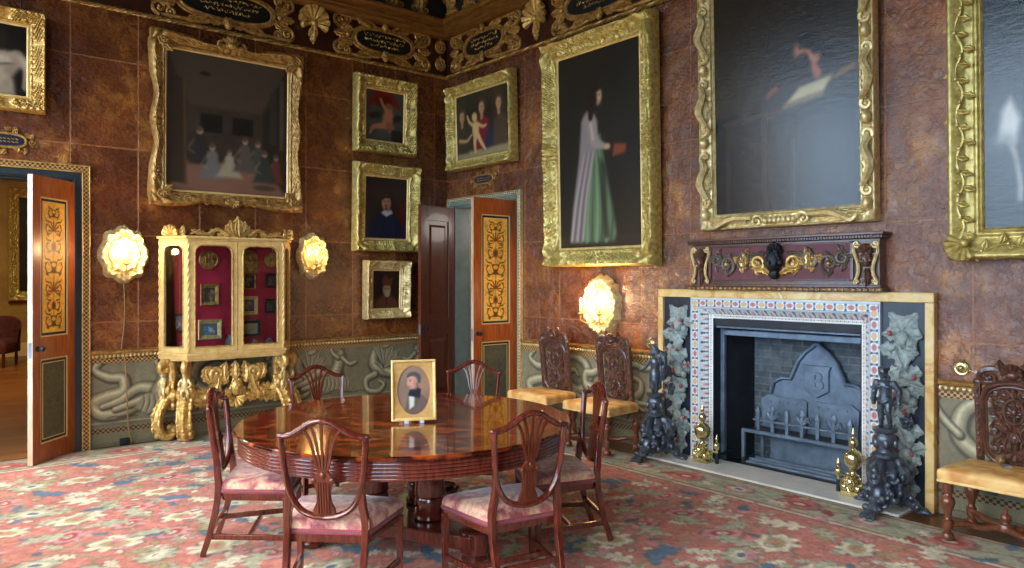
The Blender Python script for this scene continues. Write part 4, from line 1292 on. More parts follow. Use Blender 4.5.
framed_picture('framed_painting', 'right', 2.20, 3.30, 1.905, 3.87, .19, 'tall full-length painting of a standing woman in grey mantle and green gown', pt_robed, .02, 1.2, OGEE, rel_rocaille(.03, 46, .3), None, 'gilt_yellow', 'gilt_paint', corners_leafy(.14, .06), back=.05)

def corners_scrolls(r, w, h, fw, mat):
    """auricular frame: long scrolls laid along each side"""
    g = MB()
    for sz in (-1, 1):
        z = sz * (h / 2 + fw * .52)
        for sx in (-1, 1):
            g.scroll(sx * .2, z, .055, PI if sx > 0 else 0, 1.3, .018, sx * sz, .05)
            g.stem([(sx * .24, z + .03, .06), (sx * .42, z + .035, .07), (sx * .58, z - .03, .07), (sx * .62, z + .01, .06)], [.02, .03, .026, .012], .02)
            g.leaf(sx * .3, z, 0 if sx > 0 else PI, .34, .07, .15 * sx, .045, .03)
        for q in range(7): g.ell((-.12 + .04 * q, -.06, z), (.022, .025, .03))
    for sx in (-1, 1):
        x = sx * (w / 2 + fw * .5)
        for c in np.arange(-h / 2 + .32, h / 2, .62):
            g.scroll(x, c - .2, .048, PI / 2, 1.3, .02, sx, .05); g.scroll(x, c + .2, .05, -PI / 2, 1.3, .02, sx, .05)
            g.stem([(x - sx * .03, c - .17, .06), (x + sx * .035, c - .03, .075), (x - sx * .01, c + .1, .07), (x + sx * .03, c + .18, .06)], [.022, .034, .03, .02], .02)
            g.leaf(x, c - .12, PI / 2, .22, .09, 0, .045, .03); g.ell((x, -.065, c + .31), (.03, .03, .03)); g.ell((x, -.07, c - .3), (.042, .045, .05))
    g.build('scroll_ornament', mat, r)
framed_picture('framed_painting', 'right', 4.085, 5.33, 2.135, 4.12, .125, 'huge painting of a bearded man with an open book above the fireplace', pt_scholar, .005, 1.5, FLATF, rel_rocaille(.012, 40, .1), None, 'gilt_pale', 'gilt_pale', corners_scrolls, back=.02, oil='oil_gloss')

def corners_vine(r, w, h, fw, mat):
    g = MB()
    for side in range(4):
        half = (w if side % 2 == 0 else h) / 2 + fw * .6
        oth = (h if side % 2 == 0 else w) / 2 + fw * .58
        pr = lambda a, d: {0: (a, -(oth + d)), 1: (oth + d, a), 2: (-a, oth + d), 3: (-(oth + d), -a)}[side]
        g.stem([pr(a, .022 * math.sin(a * 22)) + (.06,) for a in np.arange(-half, half, .04)], .009, 0, 5, 2)
        k = 0
        for a in np.arange(-half + .03, half, .05):
            k += 1; x, z = pr(a, .022 * math.sin(a * 22))
            ang = {0: 0, 1: PI / 2, 2: PI, 3: -PI / 2}[side] + (1 if k % 2 else -1) * 1.1
            g.leaf(x, z, ang, .075, .042, .3 if k % 2 else -.3, .055, .018, 2)
            if k % 3 == 0: g.ell((x, -.075, z), (.014, .014, .014), 6, 5)
    g.build('vine_ornament', mat, r)
    for sx in (-1, 1):
        for sz in (-1, 1):
            q = MB(); q.shell(sx * (w / 2 + fw * .4), sz * (h / 2 + fw * .4), .13, math.atan2(sz, sx) - 1.2, math.atan2(sz, sx) + 1.2, 7, .04, .05); q.ell((sx * (w / 2 + fw * .4), -.09, sz * (h / 2 + fw * .4)), (.03, .03, .03))
            q.build('corner_ornament', mat, r)
framed_picture('framed_painting', 'right', 6.14, 7.7, 1.915, 4.1, .195, 'huge dark painting right of the overmantel picture, frame carved with leafy vine', pt_far, .02, 1.5, OGEE, None, None, 'gilt_yellow', 'gilt_yellow', corners_vine, back=.05, oil='oil_gloss')

# ---- small carved name plaques
def plaque(wall, u, v, w, h, label):
    loc, rot = on_wall(wall, u, v, .004)
    r = empty('name_plaque', loc, rot, label, 'plaque', 'gilt name plaques')
    ow, oh = w * .30, h * .22
    o = [(ow * math.copysign(abs(math.cos(t)) ** .7, math.cos(t)), oh * math.copysign(abs(math.sin(t)) ** .7, math.sin(t))) for t in np.linspace(0, 2 * PI, 33)[:-1]]
    MB().prism(o, 0, .02).build('tablet', 'slate', r, smooth=40)
    k = MB()
    for z in (.012, -.014):
        for x in np.arange(-ow * .7, ow * .7, .03):
            k.stem([(x, z, .022), (x + .008, z + .008, .022), (x + .016, z - .004, .022), (x + .022, z + .004, .022)], .0022, 0, 4, 2)
    k.build('lettering', 'gilt', r)
    g = MB()
    g.tube([(x * 1.08, -.02, z * 1.15) for x, z in o], .012, 6, closed=True)
    for i in range(18):
        a = 2 * PI * i / 18; x, z = w * .40 * math.cos(a), h * .34 * math.sin(a)
        g.leaf(x, z, a + (.5 if i % 2 else -.5), h * .24, h * .2, .6 if i % 2 else -.6, .005, .025, 3)
        if i % 3 == 0: g.scroll(x, z, h * .12, a, 1.2, .009, 1 if i % 2 else -1, .015)
    g.build('leaf_border', 'gilt_dark', r)
plaque('back', -4.755, 2.81, .6, .24, 'oval gilt leaf-bordered plaque over the left-hand doorway')
plaque('right', .79, 2.785, .58, .21, 'oval gilt plaque over the right-hand doorway')

# ---- wall sconces
def sconce(wall, u, v, w, h, style, lit, label, cord=False):
    loc, rot = on_wall(wall, u, v, .0)
    r = empty('wall_sconce', loc, rot, label, 'sconce', 'gilt cartouche sconces')
    nt, nr = 96, 22
    T, Q = np.meshgrid(np.linspace(0, 2 * PI, nt, endpoint=False), np.linspace(0.001, 1, nr))
    if style == 0:
        ro = 1 + .05 * np.cos(8 * T) + .05 * np.abs(np.sin(6 * T)) - .04
    else:
        ro = 1 + .025 * np.sin(11 * T) + .03 * np.cos(17 * T + 1) - .02
    X = w / 2 * Q * ro * np.cos(T); Z = h / 2 * Q * ro * np.sin(T)
    hgt = .055 * np.exp(-((Q - .84) / .12) ** 2) + .03 * np.exp(-((Q - .55) / .06) ** 2) + .02
    hgt += .016 * np.abs(np.sin(9 * T + 4 * np.sin(Q * 7))) * np.clip((Q - .5) * 4, 0, 1) + .008 * np.sin(23 * T) * np.clip((Q - .6) * 3, 0, 1)
    hgt *= np.clip((1.0 - Q) * 12, 0, 1)
    b = MB(); b.grid(X, -hgt - .002, Z, wrap=True)
    for sx in (-1, 1):
        b.scroll(sx * w * .3, h * .14, w * .12, PI / 2, 1.2, w * .035, -sx, .03)
        b.leaf(sx * w * .1, h * .3, PI / 2 - sx * .8, h * .2, w * .16, sx * -.6, .03, .04)
        b.leaf(sx * w * .12, -h * .24, -PI / 2 + sx * .9, h * .22, w * .15, sx * .7, .03, .04)
        b.scroll(sx * w * .28, -h * .2, w * .09, -PI / 2, 1.2, w * .03, sx, .03)
    b.leaf(0, h * .28, PI / 2, h * .22, w * .26, 0, .03, .06); b.leaf(0, -h * .28, -PI / 2, h * .2, w * .22, 0, .03, .05)
    b.v = [(x, min(y, -.002), z) for x, y, z in b.v]
    b.build('cartouche_plate', 'gilt_pale', r, smooth=60)
    arms = [(-.0, .12, -.08)] if style == 0 else [(-w * .30, .17, -.07), (w * .2, .17, -.07)]
    for i, (ax, ay, az) in enumerate(arms):
        arm = MB()
        arm.tube(cr([(0, -.03, -h * .22), (ax * .5, -ay * .5, -h * .30), (ax, -ay, -h * .24), (ax, -ay, az - .02)], 6), .007, 6)
        arm.lathe([(.006, -.03), (.034, -.012), (.036, -.006), (.014, 0), (.014, .03)], 14, Matrix.Translation((ax, -ay, az)))
        arm.build('candle_arm', 'gilt', r)
        MB().lathe([(.011, 0), (.011, .06), (.004, .062)], 10, Matrix.Translation((ax, -ay, az + .03))).build('candle', 'candle', r)
        bl = MB().lathe([(.004, 0), (.013, .012), (.014, .024), (.008, .042), (.001, .058)], 10, Matrix.Translation((ax, -ay, az + .092)))
        bl.build('bulb', 'bulb' if lit else 'candle', r)
        if lit:
            ld = bpy.data.lights.new('candle_glow', 'POINT'); ld.energy = lit / len(arms); ld.color = (1, .66, .33); ld.shadow_soft_size = .03
            lo = bpy.data.objects.new('candle_glow', ld); COL.objects.link(lo); lo.parent = r; lo.location = (ax, -ay - .02, az + .125)
    if style == 1:
        T = Matrix.Translation((w * .06, -.23, -.05))
        MB().lathe([(.034, 0), (.026, .09), (.0255, .09), (.0335, 0)], 14, T, cap=False).build('candle_shade', 'shade_lit', r)
    if cord:
        c = MB(); c.tube(cr([(0, -.015, -h * .45), (.01, -.012, -.6), (-.02, -.02, -.9), (.0, -.06, -1.0), (.015, -.06, -1.3), (.03, -.05, -1.62), (.06, -.05, -v + .02)], 6), .006, 6)
        c.build('cord', 'flex', r)
    return r
sconce('back', -3.77, 1.825, .44, .55, 0, 12, 'lit gilt wall sconce between the left-hand door and the cabinet', True)
sconce('back', -1.85, 1.845, .37, .52, 0, 3.0, 'dim gilt wall sconce right of the glazed cabinet')
sconce('right', 2.735, 1.325, .5, .62, 1, 22, 'lit oval gilt sconce above the two carved chairs by the fireplace')

for (wall, u, v, lab, dx, dz) in (('right', 5.985, 1.0, 'round brass bell push right of the fireplace', .085, -.02), ('right', 3.34, .985, 'round brass bell push left of the fireplace', 0, .05)):
    loc, rot = on_wall(wall, u, v, .002)
    r = empty('bell_push', loc, rot, lab, 'bell push', 'brass bell pushes')
    T = Matrix.Rotation(PI / 2, 4, 'X')
    MB().lathe([(.052, 0), (.05, .006), (.044, .01), (.036, .008), (.032, .016), (.022, .018), (.018, .012), (.012, .026), (.003, .03)], 24, T).build('plate', 'brass', r)
    MB().lathe([(.011, 0), (.011, .006), (.004, .01)], 12, Matrix.Translation((dx, 0, dz)) @ T).build('button', 'porcelain', r)
    q = MB(); q.bar([(0, -.006, 0), (dx, -.004, dz)], .008, .006, (0, 1, 0)); q.build('link', 'brass', r)

so = MB(); so.box((-3.77, -.045, .03), (.085, .03, .085)); so.box((-3.77, -.062, .04), (.03, .006, .03))
tag(so.build('floor_socket', 'iron_black', bevel=.006), 'small dark electric socket on the skirting below the left sconce', 'socket')

# painting and sofa in the room beyond the left-hand door
r = empty('framed_painting', (-2.77, 10.165, 2.28), (0, 0, 0), 'dark painting in gilt frame in the room beyond the left-hand door', 'painting')
frame_mesh(1.4, 1.9, .2, OGEE, rel_rocaille(.04, 20), None, .03).build('frame', 'gilt_yellow', r)
p = Paint(1.42, 1.92, .03, (46, 40, 36)); p.noise(.2, .2, 3); p.build('canvas', 'oil', r, (-.71, -.96), -.005)
# ================================================================== fireplace (local frame: x = along the wall to the right, y = into the wall)
def xf(b, T):
    b.v = [tuple(T @ Vector(v)) for v in b.v]; return b
def RW(name, label=None, cat=None, group=None, loc=(0, 0, 0)):
    return empty(name, (loc[1], -loc[0], loc[2]), (0, 0, -PI / 2), label, cat, group)

fp = RW('fireplace_surround', 'marble and inlaid fireplace surround with dark iron opening', 'fireplace')
b = MB()
for a, c in ((3.475, 3.53), (5.775, 5.835)):
    b.span((a, -.065, 0), (c, 0, 1.43))
b.span((3.475, -.065, 1.43), (5.835, 0, 1.50))
b.build('marble_border', 'siena', fp, bevel=.006)
b = MB()
b.span((3.835, -.062, 0), (3.842, 0, 1.425)); b.span((5.468, -.062, 0), (5.475, 0, 1.425)); b.span((3.835, -.062, 1.418), (5.475, 0, 1.43))
b.build('white_edging', 'white_marble', fp, bevel=.002)
# splayed marble inlay: strip of bosses outside, patterned slope inside
U0, U1, ZT = 3.842, 5.468, 1.418
p = Paint(U1 - U0, ZT, .0055, (236, 238, 236)); p.noise(.05, .04, 5)
def side_pos(side, s, d):
    return {0: (d, s), 1: (U1 - U0 - d, s), 2: (s, ZT - d)}[side]
ink = (52, 66, 80); ORG = (226, 172, 96); REDD = (200, 104, 100)
for side in (0, 1, 2):
    ln = ZT - .0 if side < 2 else U1 - U0
    for d, w_, col in ((.007, .005, (120, 134, 146)), (.066, .006, (98, 114, 128)), (.08, .005, (180, 190, 198)), (.128, .004, (120, 134, 146)), (.165, .003, (150, 150, 150))):
        a0, a1 = (0, ln - d) if side < 2 else (d, ln - d)
        p.line([side_pos(side, a0, d), side_pos(side, a1, d)], w_, col, .1, 1, k=0)
    k = 0
    for s in np.arange(.04 if side < 2 else .036, ln - .02, .0815):
        k += 1
        x, z = side_pos(side, s, .036)
        rx, rz = (.016, .022) if side < 2 else (.022, .016)
        p.ell(x, z, rx * 1.3, rz * 1.3, (166, 172, 174), 0, .1); p.ell(x, z, rx, rz, ORG if k % 2 else REDD, 0, .12)
        for e in (.018, .054):
            x2, z2 = side_pos(side, s + .0408, e); p.ell(x2, z2, .010, .010, ink, 0, .3)
        x2, z2 = side_pos(side, s + .0408, .036); p.ell(x2, z2, .008, .008, ink, 0, .3, .6)
        if s > ln - .12 or (side == 2 and s < .12): continue
        if side < 2 or True:
            q = s + .02
            p.line([side_pos(side, q, .086), side_pos(side, q, .122)], .006, ink, .2, .9, k=0)
            for e, r_ in ((.092, .013), (.104, .009), (.12, .007)):
                x3, z3 = side_pos(side, q, e); p.ell(x3, z3, r_ if side == 2 else .006, .006 if side == 2 else r_, ink, 0, .3, .85)
            q2 = q + .0388
            p.line([side_pos(side, q2, .1), side_pos(side, q2, .124)], [.004, .016], (190, 84, 80), .1, .9, k=0)
            for e in (-.012, .012): p.line([side_pos(side, q2 + e, .086), side_pos(side, q2 + e, .12)], .003, (130, 140, 150), .2, .8, k=0)
    for s in np.arange(.03, ln - .12, .03):
        x, z = side_pos(side, s, .147)
        if side == 2 and (s < .16): continue
        p.ell(x, z, .006, .006, (204, 176, 100), 0, .3); x, z = side_pos(side, s + .015, .147); p.ell(x, z, .005, .005, ink, 0, .3)
DI = .168
o = p.build('inlaid_marble_band', 'inlay', fp, (U0, 0), 0, cut=lambda X, Z: ~((X > U0 + DI) & (X < U1 - DI) & (Z < ZT - DI)))
me = o.data; co = np.empty(len(me.vertices) * 3); me.vertices.foreach_get('co', co); co = co.reshape(-1, 3)
dd = np.minimum(np.minimum(co[:, 0] - U0, U1 - co[:, 0]), ZT - co[:, 2])
co[:, 1] = np.interp(dd, [0, .07, .078, .13, DI], [-.055, -.055, -.048, .02, .03]); me.vertices.foreach_set('co', co.ravel()); me.update()
# firebox
b = MB()
b.span((3.99, .03, 0), (4.015, .16, 1.25)); b.span((5.292, .03, 0), (5.317, .16, 1.25)); b.span((3.99, .04, 1.185), (5.317, .07, 1.25))
b.build('iron_lining', 'iron_black', fp, bevel=.004)
b = MB()
b.span((4.0, .13, 0), (4.05, .17, 1.2)); b.span((5.257, .13, 0), (5.30, .17, 1.2)); b.span((4.0, .06, 1.165), (5.30, .10, 1.187)); b.span((4.05, .13, 1.10), (5.257, .16, 1.15))
b.build('iron_trim', 'iron', fp, bevel=.005)
b = MB()
b.add([(4.03, .16, 0), (4.15, .46, 0), (4.15, .46, 1.5), (4.03, .16, 1.5)], [(0, 1, 2, 3)])
b.add([(5.28, .16, 0), (5.20, .46, 0), (5.20, .46, 1.5), (5.28, .16, 1.5)], [(3, 2, 1, 0)])
b.add([(4.0, .05, 1.3), (5.3, .05, 1.3), (5.3, .5, 1.5), (4.0, .5, 1.5)], [(0, 1, 2, 3)])
b.span((4.0, .05, 0), (5.3, .5, .006))
b.build('firebox_cheek', 'iron_black', fp, smooth=0)
MB().span((4.1, .455, 0), (5.22, .52, 1.5)).build('brick_back', 'brick', fp, smooth=0)
for i, (a, c) in enumerate(((3.53, 3.835), (5.475, 5.775))):
    spn = MB().span((a, -.035, 0), (c, 0, 1.43)).build('slate_panel', 'slate', fp, smooth=0)
    g = MB(); m = (a + c) / 2; rr = random.Random(5 + i)
    z = 1.30
    for q in (-1, 1): g.leaf(m, 1.22, PI / 2 - q * .45, .16, .10, q * -.3, .035, .03, 2)
    g.ell((m, -.06, 1.21), (.035, .02, .02), 10, 6)
    k = 0
    while z > .2:
        k += 1
        wv = .035 * math.sin(k * 1.9 + i)
        for q in (-1, 1):
            g.leaf(m + wv, z - .10, PI / 2 - q * rr.uniform(1.0, 1.5), rr.uniform(.11, .145), rr.uniform(.09, .115), -q * rr.uniform(.2, .6), .034, .035, 3, .02)
            if k % 2: g.leaf(m + wv, z - .12, -PI / 2 + q * rr.uniform(.4, 1.0), rr.uniform(.10, .13), .09, q * .4, .045, .045, 3, .02)
            if rr.random() < .62: MB().ell((m + wv + q * rr.uniform(.03, .10), -.085, z - rr.uniform(.06, .14)), (.017, .016, .021), 8, 6).build('berry', 'stone_berry', spn)
        if k % 3 == 1: g.ell((m + wv, -.075, z - .12), (.045, .035, .055), 10, 8); g.ell((m + wv + .05, -.065, z - .15), (.03, .03, .035), 10, 8)
        else: g.leaf(m + wv, z - .04, -PI / 2 + .3 * (-1) ** k, .17, .12, .2, .055, .05, 3, .02)
        z -= .135
    for q in range(12): MB().ell((m + (.045 if i else -.04) + .042 * math.cos(q * 2.4) * (q / 12) ** .5, -.095, .60 + .05 * math.sin(q * 2.4) * (q / 12) ** .5), (.015, .015, .015), 8, 6).build('grape', 'bronze', spn)
    g.build('foliage', 'stone_leaf', spn, smooth=70)

hs = MB(); hs.span((3.56, -.335, .0), (5.72, .06, .022))
tag(hs.build('hearth_slab', 'hearth_stone', rot=(0, 0, -PI / 2), bevel=.004), 'pale stone hearth slab in front of the fireplace', 'hearth')

# fireback
fb = RW('fireback', 'cast-iron fireback with pointed arch and lettered shield', 'fireback', loc=(4.765, .40, .006))
def ogee(s):
    half = [(.43, 0), (.43, .60), (.40, .70), (.32, .745), (.24, .745), (.215, .80), (.17, .90), (.10, .985), (.05, 1.02), (.02, 1.05), (0, 1.055)]
    pts = [(x * s, (z if z == 0 else z - (1 - s) * .4)) for x, z in half]
    return pts + [(-x, z) for x, z in pts[-2::-1]]
MB().prism(ogee(1), -.03, 0).build('plate', 'iron', fb, smooth=0, bevel=.004)
e = MB(); e.tube([(x, -.006, z) for x, z in ogee(.98)[1:-1]], .018, 8); e.build('arched_moulding', 'iron', fb)
sh = [(-.13, .87), (.13, .87), (.105, .83), (.105, .66), (0, .60), (-.105, .66), (-.105, .83)]
b = MB(); b.prism(sh[::-1], 0, .022)
b.build('shield', 'iron', fb, smooth=0, bevel=.006)
fc = bpy.data.curves.new('letter', 'FONT'); fc.body = 'B'; fc.size = .2; fc.align_x = 'CENTER'; fc.extrude = .006; fc.bevel_depth = .003
fo = bpy.data.objects.new('raised_letter', fc); COL.objects.link(fo); fo.parent = fb; fo.location = (.012, -.024, .675); fo.rotation_euler = (PI / 2, 0, 0)
bpy.context.view_layer.update()
lm = bpy.data.meshes.new_from_object(fo.evaluated_get(bpy.context.evaluated_depsgraph_get())); lm.materials.clear(); lm.materials.append(M['iron'])
lo = bpy.data.objects.new('raised_letter', lm); COL.objects.link(lo); lo.parent = fb; lo.location = fo.location; lo.rotation_euler = fo.rotation_euler
bpy.data.objects.remove(fo); lo.name = 'raised_letter'

# grate
gr = RW('fire_grate', 'iron fire grate with fleur-de-lis pickets', 'grate', loc=(4.70, .17, .006))
b = MB()
b.bar([(-.49, 0, .285), (.47, 0, .285)], .03, .028); b.bar([(-.40, .02, .385), (.44, .02, .385)], .018, .016)
b.build('rail', 'iron', gr, bevel=.003)
for x, y in ((-.48, 0), (.46, 0), (-.40, .17), (.40, .17)):
    q = MB(); q.bar([(x, y, .012), (x, y, .29)], .028, .028, (1, 0, 0)); q.ell((x, y, .006), (.025, .025, .006)); q.build('leg', 'iron', gr, bevel=.003)
for i in range(7):
    x = -.35 + i * .132
    q = MB(); q.bar([(x, .02, .29), (x, .02, .47)], .028, .018, (0, 1, 0))
    if i % 2:
        for s in (-1, 1):
            q.stem([(x, .40, .02), (x + s * .03, .43, .02), (x + s * .05, .455, .02), (x + s * .058, .42, .02)], [.012, .018, .018, .009], -.04)
        q.ell((x, .02, .485), (.026, .014, .04), 8, 6); q.box((x, .02, .425), (.07, .02, .02))
    else:
        q.add([(x - .018, .005, .46), (x + .018, .005, .46), (x + .018, .035, .46), (x - .018, .035, .46), (x, .02, .52)], [(0, 1, 4), (1, 2, 4), (2, 3, 4), (3, 0, 4), (3, 2, 1, 0)])
        q.box((x, .02, .458), (.038, .026, .01))
    q.build('picket', 'iron', gr, bevel=.002)
for s in (-1, 1):
    q = MB(); pl = [(-.2, .30), (.2, .30), (.215, .54), (.15, .585), (.03, .57), (-.05, .57), (-.17, .58), (-.21, .56)]
    q.prism([(x + s * .215, z) for x, z in (pl if s > 0 else [(-a, c) for a, c in pl[::-1]])], -.205, -.19)
    for k in range(4): q.ell((s * .215 - .12 + .08 * k, .188, .53), (.007, .005, .007), 6, 5)
    q.build('back_plate', 'iron', gr, smooth=0, bevel=.004)
q = MB()
for k in range(7): q.bar([(-.42, .03 + .022 * k, .30), (.42, .03 + .022 * k, .30)], .012, .012)
q.build('grate_bar', 'iron_black', gr)
ap = RW('ash_pan', 'low iron ash pan with rounded bars under the grate', 'ash pan', loc=(4.70, .06, .022))
b = MB()
for k in range(4): b.tube([(-.40, .03 + .045 * k, .022 + .016 * (k % 2)), (.42, .03 + .045 * k, .022 + .016 * (k % 2))], .016, 8)
b.build('bar', 'iron', ap)
b = MB(); b.span((-.43, .0, 0), (-.40, .19, .06)); b.span((.42, .0, 0), (.45, .19, .06)); b.span((-.43, .0, 0), (.45, .012, .02)); b.build('end_plate', 'iron_black', ap, bevel=.004)

# brass andirons
def andiron(u, inner, label):
    r = RW('brass_andiron', label, 'andiron', 'brass andirons on the hearth', loc=(u, -.13, .022))
    b = MB()
    b.box((0, 0, .012), (.15, .10, .024)); b.box((0, 0, .03), (.13, .085, .014))
    for s in (-1, 1):
        b.scroll(s * .055, .075, .032, -PI / 2, 1.3, .016, s, .0)
        b.scroll(s * .045, .125, .025, PI / 2, 1.2, .013, s, .0)
        b.leaf(0, .04, PI / 2 - s * .5, .12, .06, s * .4, .03, .03)
        b.ell((s * .05, -.03, .06), (.028, .03, .034))
    b.ell((0, 0, .09), (.045, .04, .06)); b.mask(0, .1, .08, .03)
    b.build('scrolled_base', 'brass', r)
    MB().lathe([(.03, .15), (.022, .165), (.016, .18), (.02, .19), (.035, .198), (.058, .225), (.068, .26), (.064, .295), (.045, .322), (.022, .335), (.014, .345), (.02, .352), (.03, .368), (.033, .385), (.026, .405), (.012, .418), (.009, .43), (.015, .44), (.016, .452), (.009, .465), (.006, .478), (.002, .495)], 24).build('ball_finial', 'brass', r)
    s = inner
    T = Matrix.Translation((s * .125, .03, 0))
    MB().lathe([(.012, .09), (.01, .11), (.014, .118), (.026, .13), (.031, .15), (.026, .17), (.012, .182), (.009, .19), (.015, .2), (.017, .212), (.01, .225), (.004, .24), (.002, .25)], 18, T).build('small_finial', 'brass', r)
    b = MB(); b.bar([(s * .03, .0, .10), (s * .125, .03, .10)], .018, .014); b.build('link', 'brass', r, bevel=.002)
    b = MB(); b.bar([(s * .125, .03, .0), (s * .125, .03, .09)], .024, .024, (1, 0, 0)); b.bar([(s * .125, .03, .075), (s * .125, .24, .075)], .022, .026); b.build('log_bar', 'iron_black', r, bevel=.003)
    return r
andiron(4.01, 1, 'brass ball-topped andiron by the fireplace opening, next to the caped bronze')
andiron(5.315, -1, 'brass ball-topped andiron by the fireplace opening, next to the unclothed bronze')

# bronze figure firedogs
def limb(b, pts, rad, n=10, k=5):
    P = cr(pts, k); b.tube(P, list(np.interp(np.linspace(0, 1, len(P)), np.linspace(0, 1, len(rad)), rad)), n)
    b.ell(P[0], (rad[0],) * 3, 10, 8); b.ell(P[-1], (rad[-1],) * 3, 10, 8)
def bronze_dog(u, robed, label, depth=-.30):
    r = RW('bronze_firedog', label, 'firedog', 'bronze figure firedogs', loc=(u, depth, .010))
    base = MB()
    for a in (R(-90), R(30), R(150)):
        c, s = math.cos(a), math.sin(a)
        P = [(c * d, s * d, z) for d, z in ((.04, .36), (.09, .33), (.12, .26), (.10, .19), (.12, .12), (.17, .07), (.205, .035), (.235, .03))]
        base.tube(cr(P, 5), [.03, .045, .05, .042, .04, .034, .03, .022], 8)
        base.ell((c * .225, s * .225, .022), (.04, .035, .022))
        for k in (-.34, 0, .34):
            base.tube([(c * .22 - s * k * .08, s * .22 + c * k * .08, .03), (c * .255 - s * k * .11, s * .255 + c * k * .11, .022), (c * .275 - s * k * .12, s * .275 + c * k * .12, .008)], [.02, .017, .01], 8)
        base.ell((c * .135, s * .135, .28), (.035, .035, .05)); base.ell((c * .16, s * .16, .305), (.024, .024, .03)); base.ell((c * .165, s * .165, .265), (.018, .018, .022)); base.ell((c * .15, s * .15, .22), (.03, .03, .02))
        for k in (-1, 1):
            ap_ = a + k * .5
            T = Matrix.Rotation(ap_ + PI / 2, 4, 'Z')
            g = MB(); g.scroll(0, .15, .055, PI / 2, 1.4, .018, k, .09); g.scroll(.03 * k, .25, .045, 0, 1.2, .016, -k, .07); g.scroll(-.02 * k, .08, .04, PI, 1.2, .015, k, .085)
            for q in range(5): g.ell((k * (.05 - .02 * q), -.10 - .012 * (q % 2), .10 + .05 * q), (.022, .02, .026), 8, 6)
            base.add(g.v, g.f, T)
            base.ell((c * .19 - s * k * .045, s * .19 + c * k * .045, .06), (.024, .024, .024), 8, 6); base.ell((c * .15 - s * k * .05, s * .15 + c * k * .05, .12), (.022, .022, .026), 8, 6)
    base.lathe([(.05, .06), (.08, .1), (.06, .16), (.05, .2), (.075, .26), (.08, .32), (.06, .37)], 16)
    base.build('scrolled_foot', 'bronze', r, remesh=.0055)
    ped = MB()
    ped.lathe([(.06, .36), (.085, .375), (.085, .395), (.06, .41), (.055, .44), (.07, .47), (.072, .51), (.055, .535), (.078, .55), (.08, .57), (.06, .575)], 18)
    for k in range(6):
        a = k * PI / 3; ped.ell((.068 * math.cos(a), .068 * math.sin(a), .47), (.022, .022, .035), 8, 6)
    ped.build('pedestal', 'bronze', r)
    f = MB(); z0 = .575
    sc = .375
    h = lambda x, y, z: (x * sc, y * sc, z0 + z * sc)
    if robed:
        limb(f, [h(-.06, 0, .02), h(-.07, -.02, .26), h(-.06, 0, .5)], [.03 * sc * 1.2, .045 * sc, .075 * sc])
        limb(f, [h(.07, -.04, .02), h(.06, -.06, .27), h(.05, 0, .5)], [.03 * sc * 1.2, .045 * sc, .075 * sc])
        f.lathe([(.04 * sc, 0)] + [(sc * q, sc * z) for q, z in ((.12, .12), (.15, .3), (.14, .45), (.10, .56), (.11, .64), (.13, .72), (.11, .80), (.05, .85))], 14, Matrix.Translation((0, 0, z0)))
        for k in range(9):
            a = k * 2 * PI / 9; f.tube([h(.14 * math.cos(a), .13 * math.sin(a), .1), h(.13 * math.cos(a), .12 * math.sin(a), .35), h(.09 * math.cos(a), .09 * math.sin(a), .55)], [.018 * sc, .02 * sc, .01 * sc], 6)
        limb(f, [h(-.14, 0, .78), h(-.22, -.03, .64), h(-.30, -.06, .54), h(-.42, -.08, .50)], [.045 * sc, .04 * sc, .034 * sc, .026 * sc])
        limb(f, [h(.14, 0, .78), h(.22, -.04, .72), h(.20, -.12, .84), h(.12, -.14, .92)], [.05 * sc, .042 * sc, .034 * sc, .026 * sc])
        f.tube(cr([h(.05, .08, .98), h(.16, .1, .86), h(.2, .06, .6), h(.16, .06, .3)], 6), [.05 * sc, .09 * sc, .08 * sc, .04 * sc], 10)
        hd = h(-.03, -.03, .94)
        limb(f, [h(0, 0, .82), h(-.01, -.01, .9)], [.05 * sc, .045 * sc])
        f.ell(hd, (.078 * sc, .09 * sc, .10 * sc)); f.ell(h(-.03, -.125, .93), (.02 * sc, .025 * sc, .026 * sc))
        f.tube(cr([h(.04, .02, .92), h(.0, 0, 1.03), h(-.06, -.03, 1.1), h(-.11, -.05, 1.06)], 5), [.08 * sc, .085 * sc, .05 * sc, .02 * sc], 10)
    else:
        limb(f, [h(-.06, 0, .02), h(-.075, -.02, .25), h(-.06, 0, .5)], [.032 * sc * 1.2, .05 * sc, .082 * sc])
        limb(f, [h(.09, .02, .02), h(.085, -.05, .25), h(.055, 0, .5)], [.032 * sc * 1.2, .05 * sc, .082 * sc])
        f.ell(h(-.07, -.05, .02), (.035 * sc, .075 * sc, .025 * sc)); f.ell(h(.10, -.03, .02), (.035 * sc, .075 * sc, .025 * sc))
        limb(f, [h(0, 0, .5), h(.01, -.01, .62), h(0, 0, .76)], [.12 * sc, .105 * sc, .13 * sc])
        f.ell(h(-.065, -.07, .74), (.07 * sc, .06 * sc, .05 * sc)); f.ell(h(.065, -.07, .74), (.07 * sc, .06 * sc, .05 * sc))
        limb(f, [h(-.15, 0, .8), h(-.2, .02, .64), h(-.18, -.06, .52), h(-.16, -.1, .44)], [.064 * sc, .054 * sc, .045 * sc, .04 * sc])
        limb(f, [h(.15, 0, .8), h(.24, .02, .66), h(.26, -.04, .54), h(.28, -.08, .46)], [.064 * sc, .054 * sc, .045 * sc, .04 * sc])
        limb(f, [h(0, 0, .84), h(-.01, -.02, .92)], [.055 * sc, .05 * sc])
        f.ell(h(-.02, -.03, 1.0), (.085 * sc, .098 * sc, .112 * sc)); f.ell(h(-.02, -.13, .985), (.02 * sc, .026 * sc, .028 * sc)); f.ell(h(-.02, -.10, .93), (.04 * sc, .03 * sc, .03 * sc))
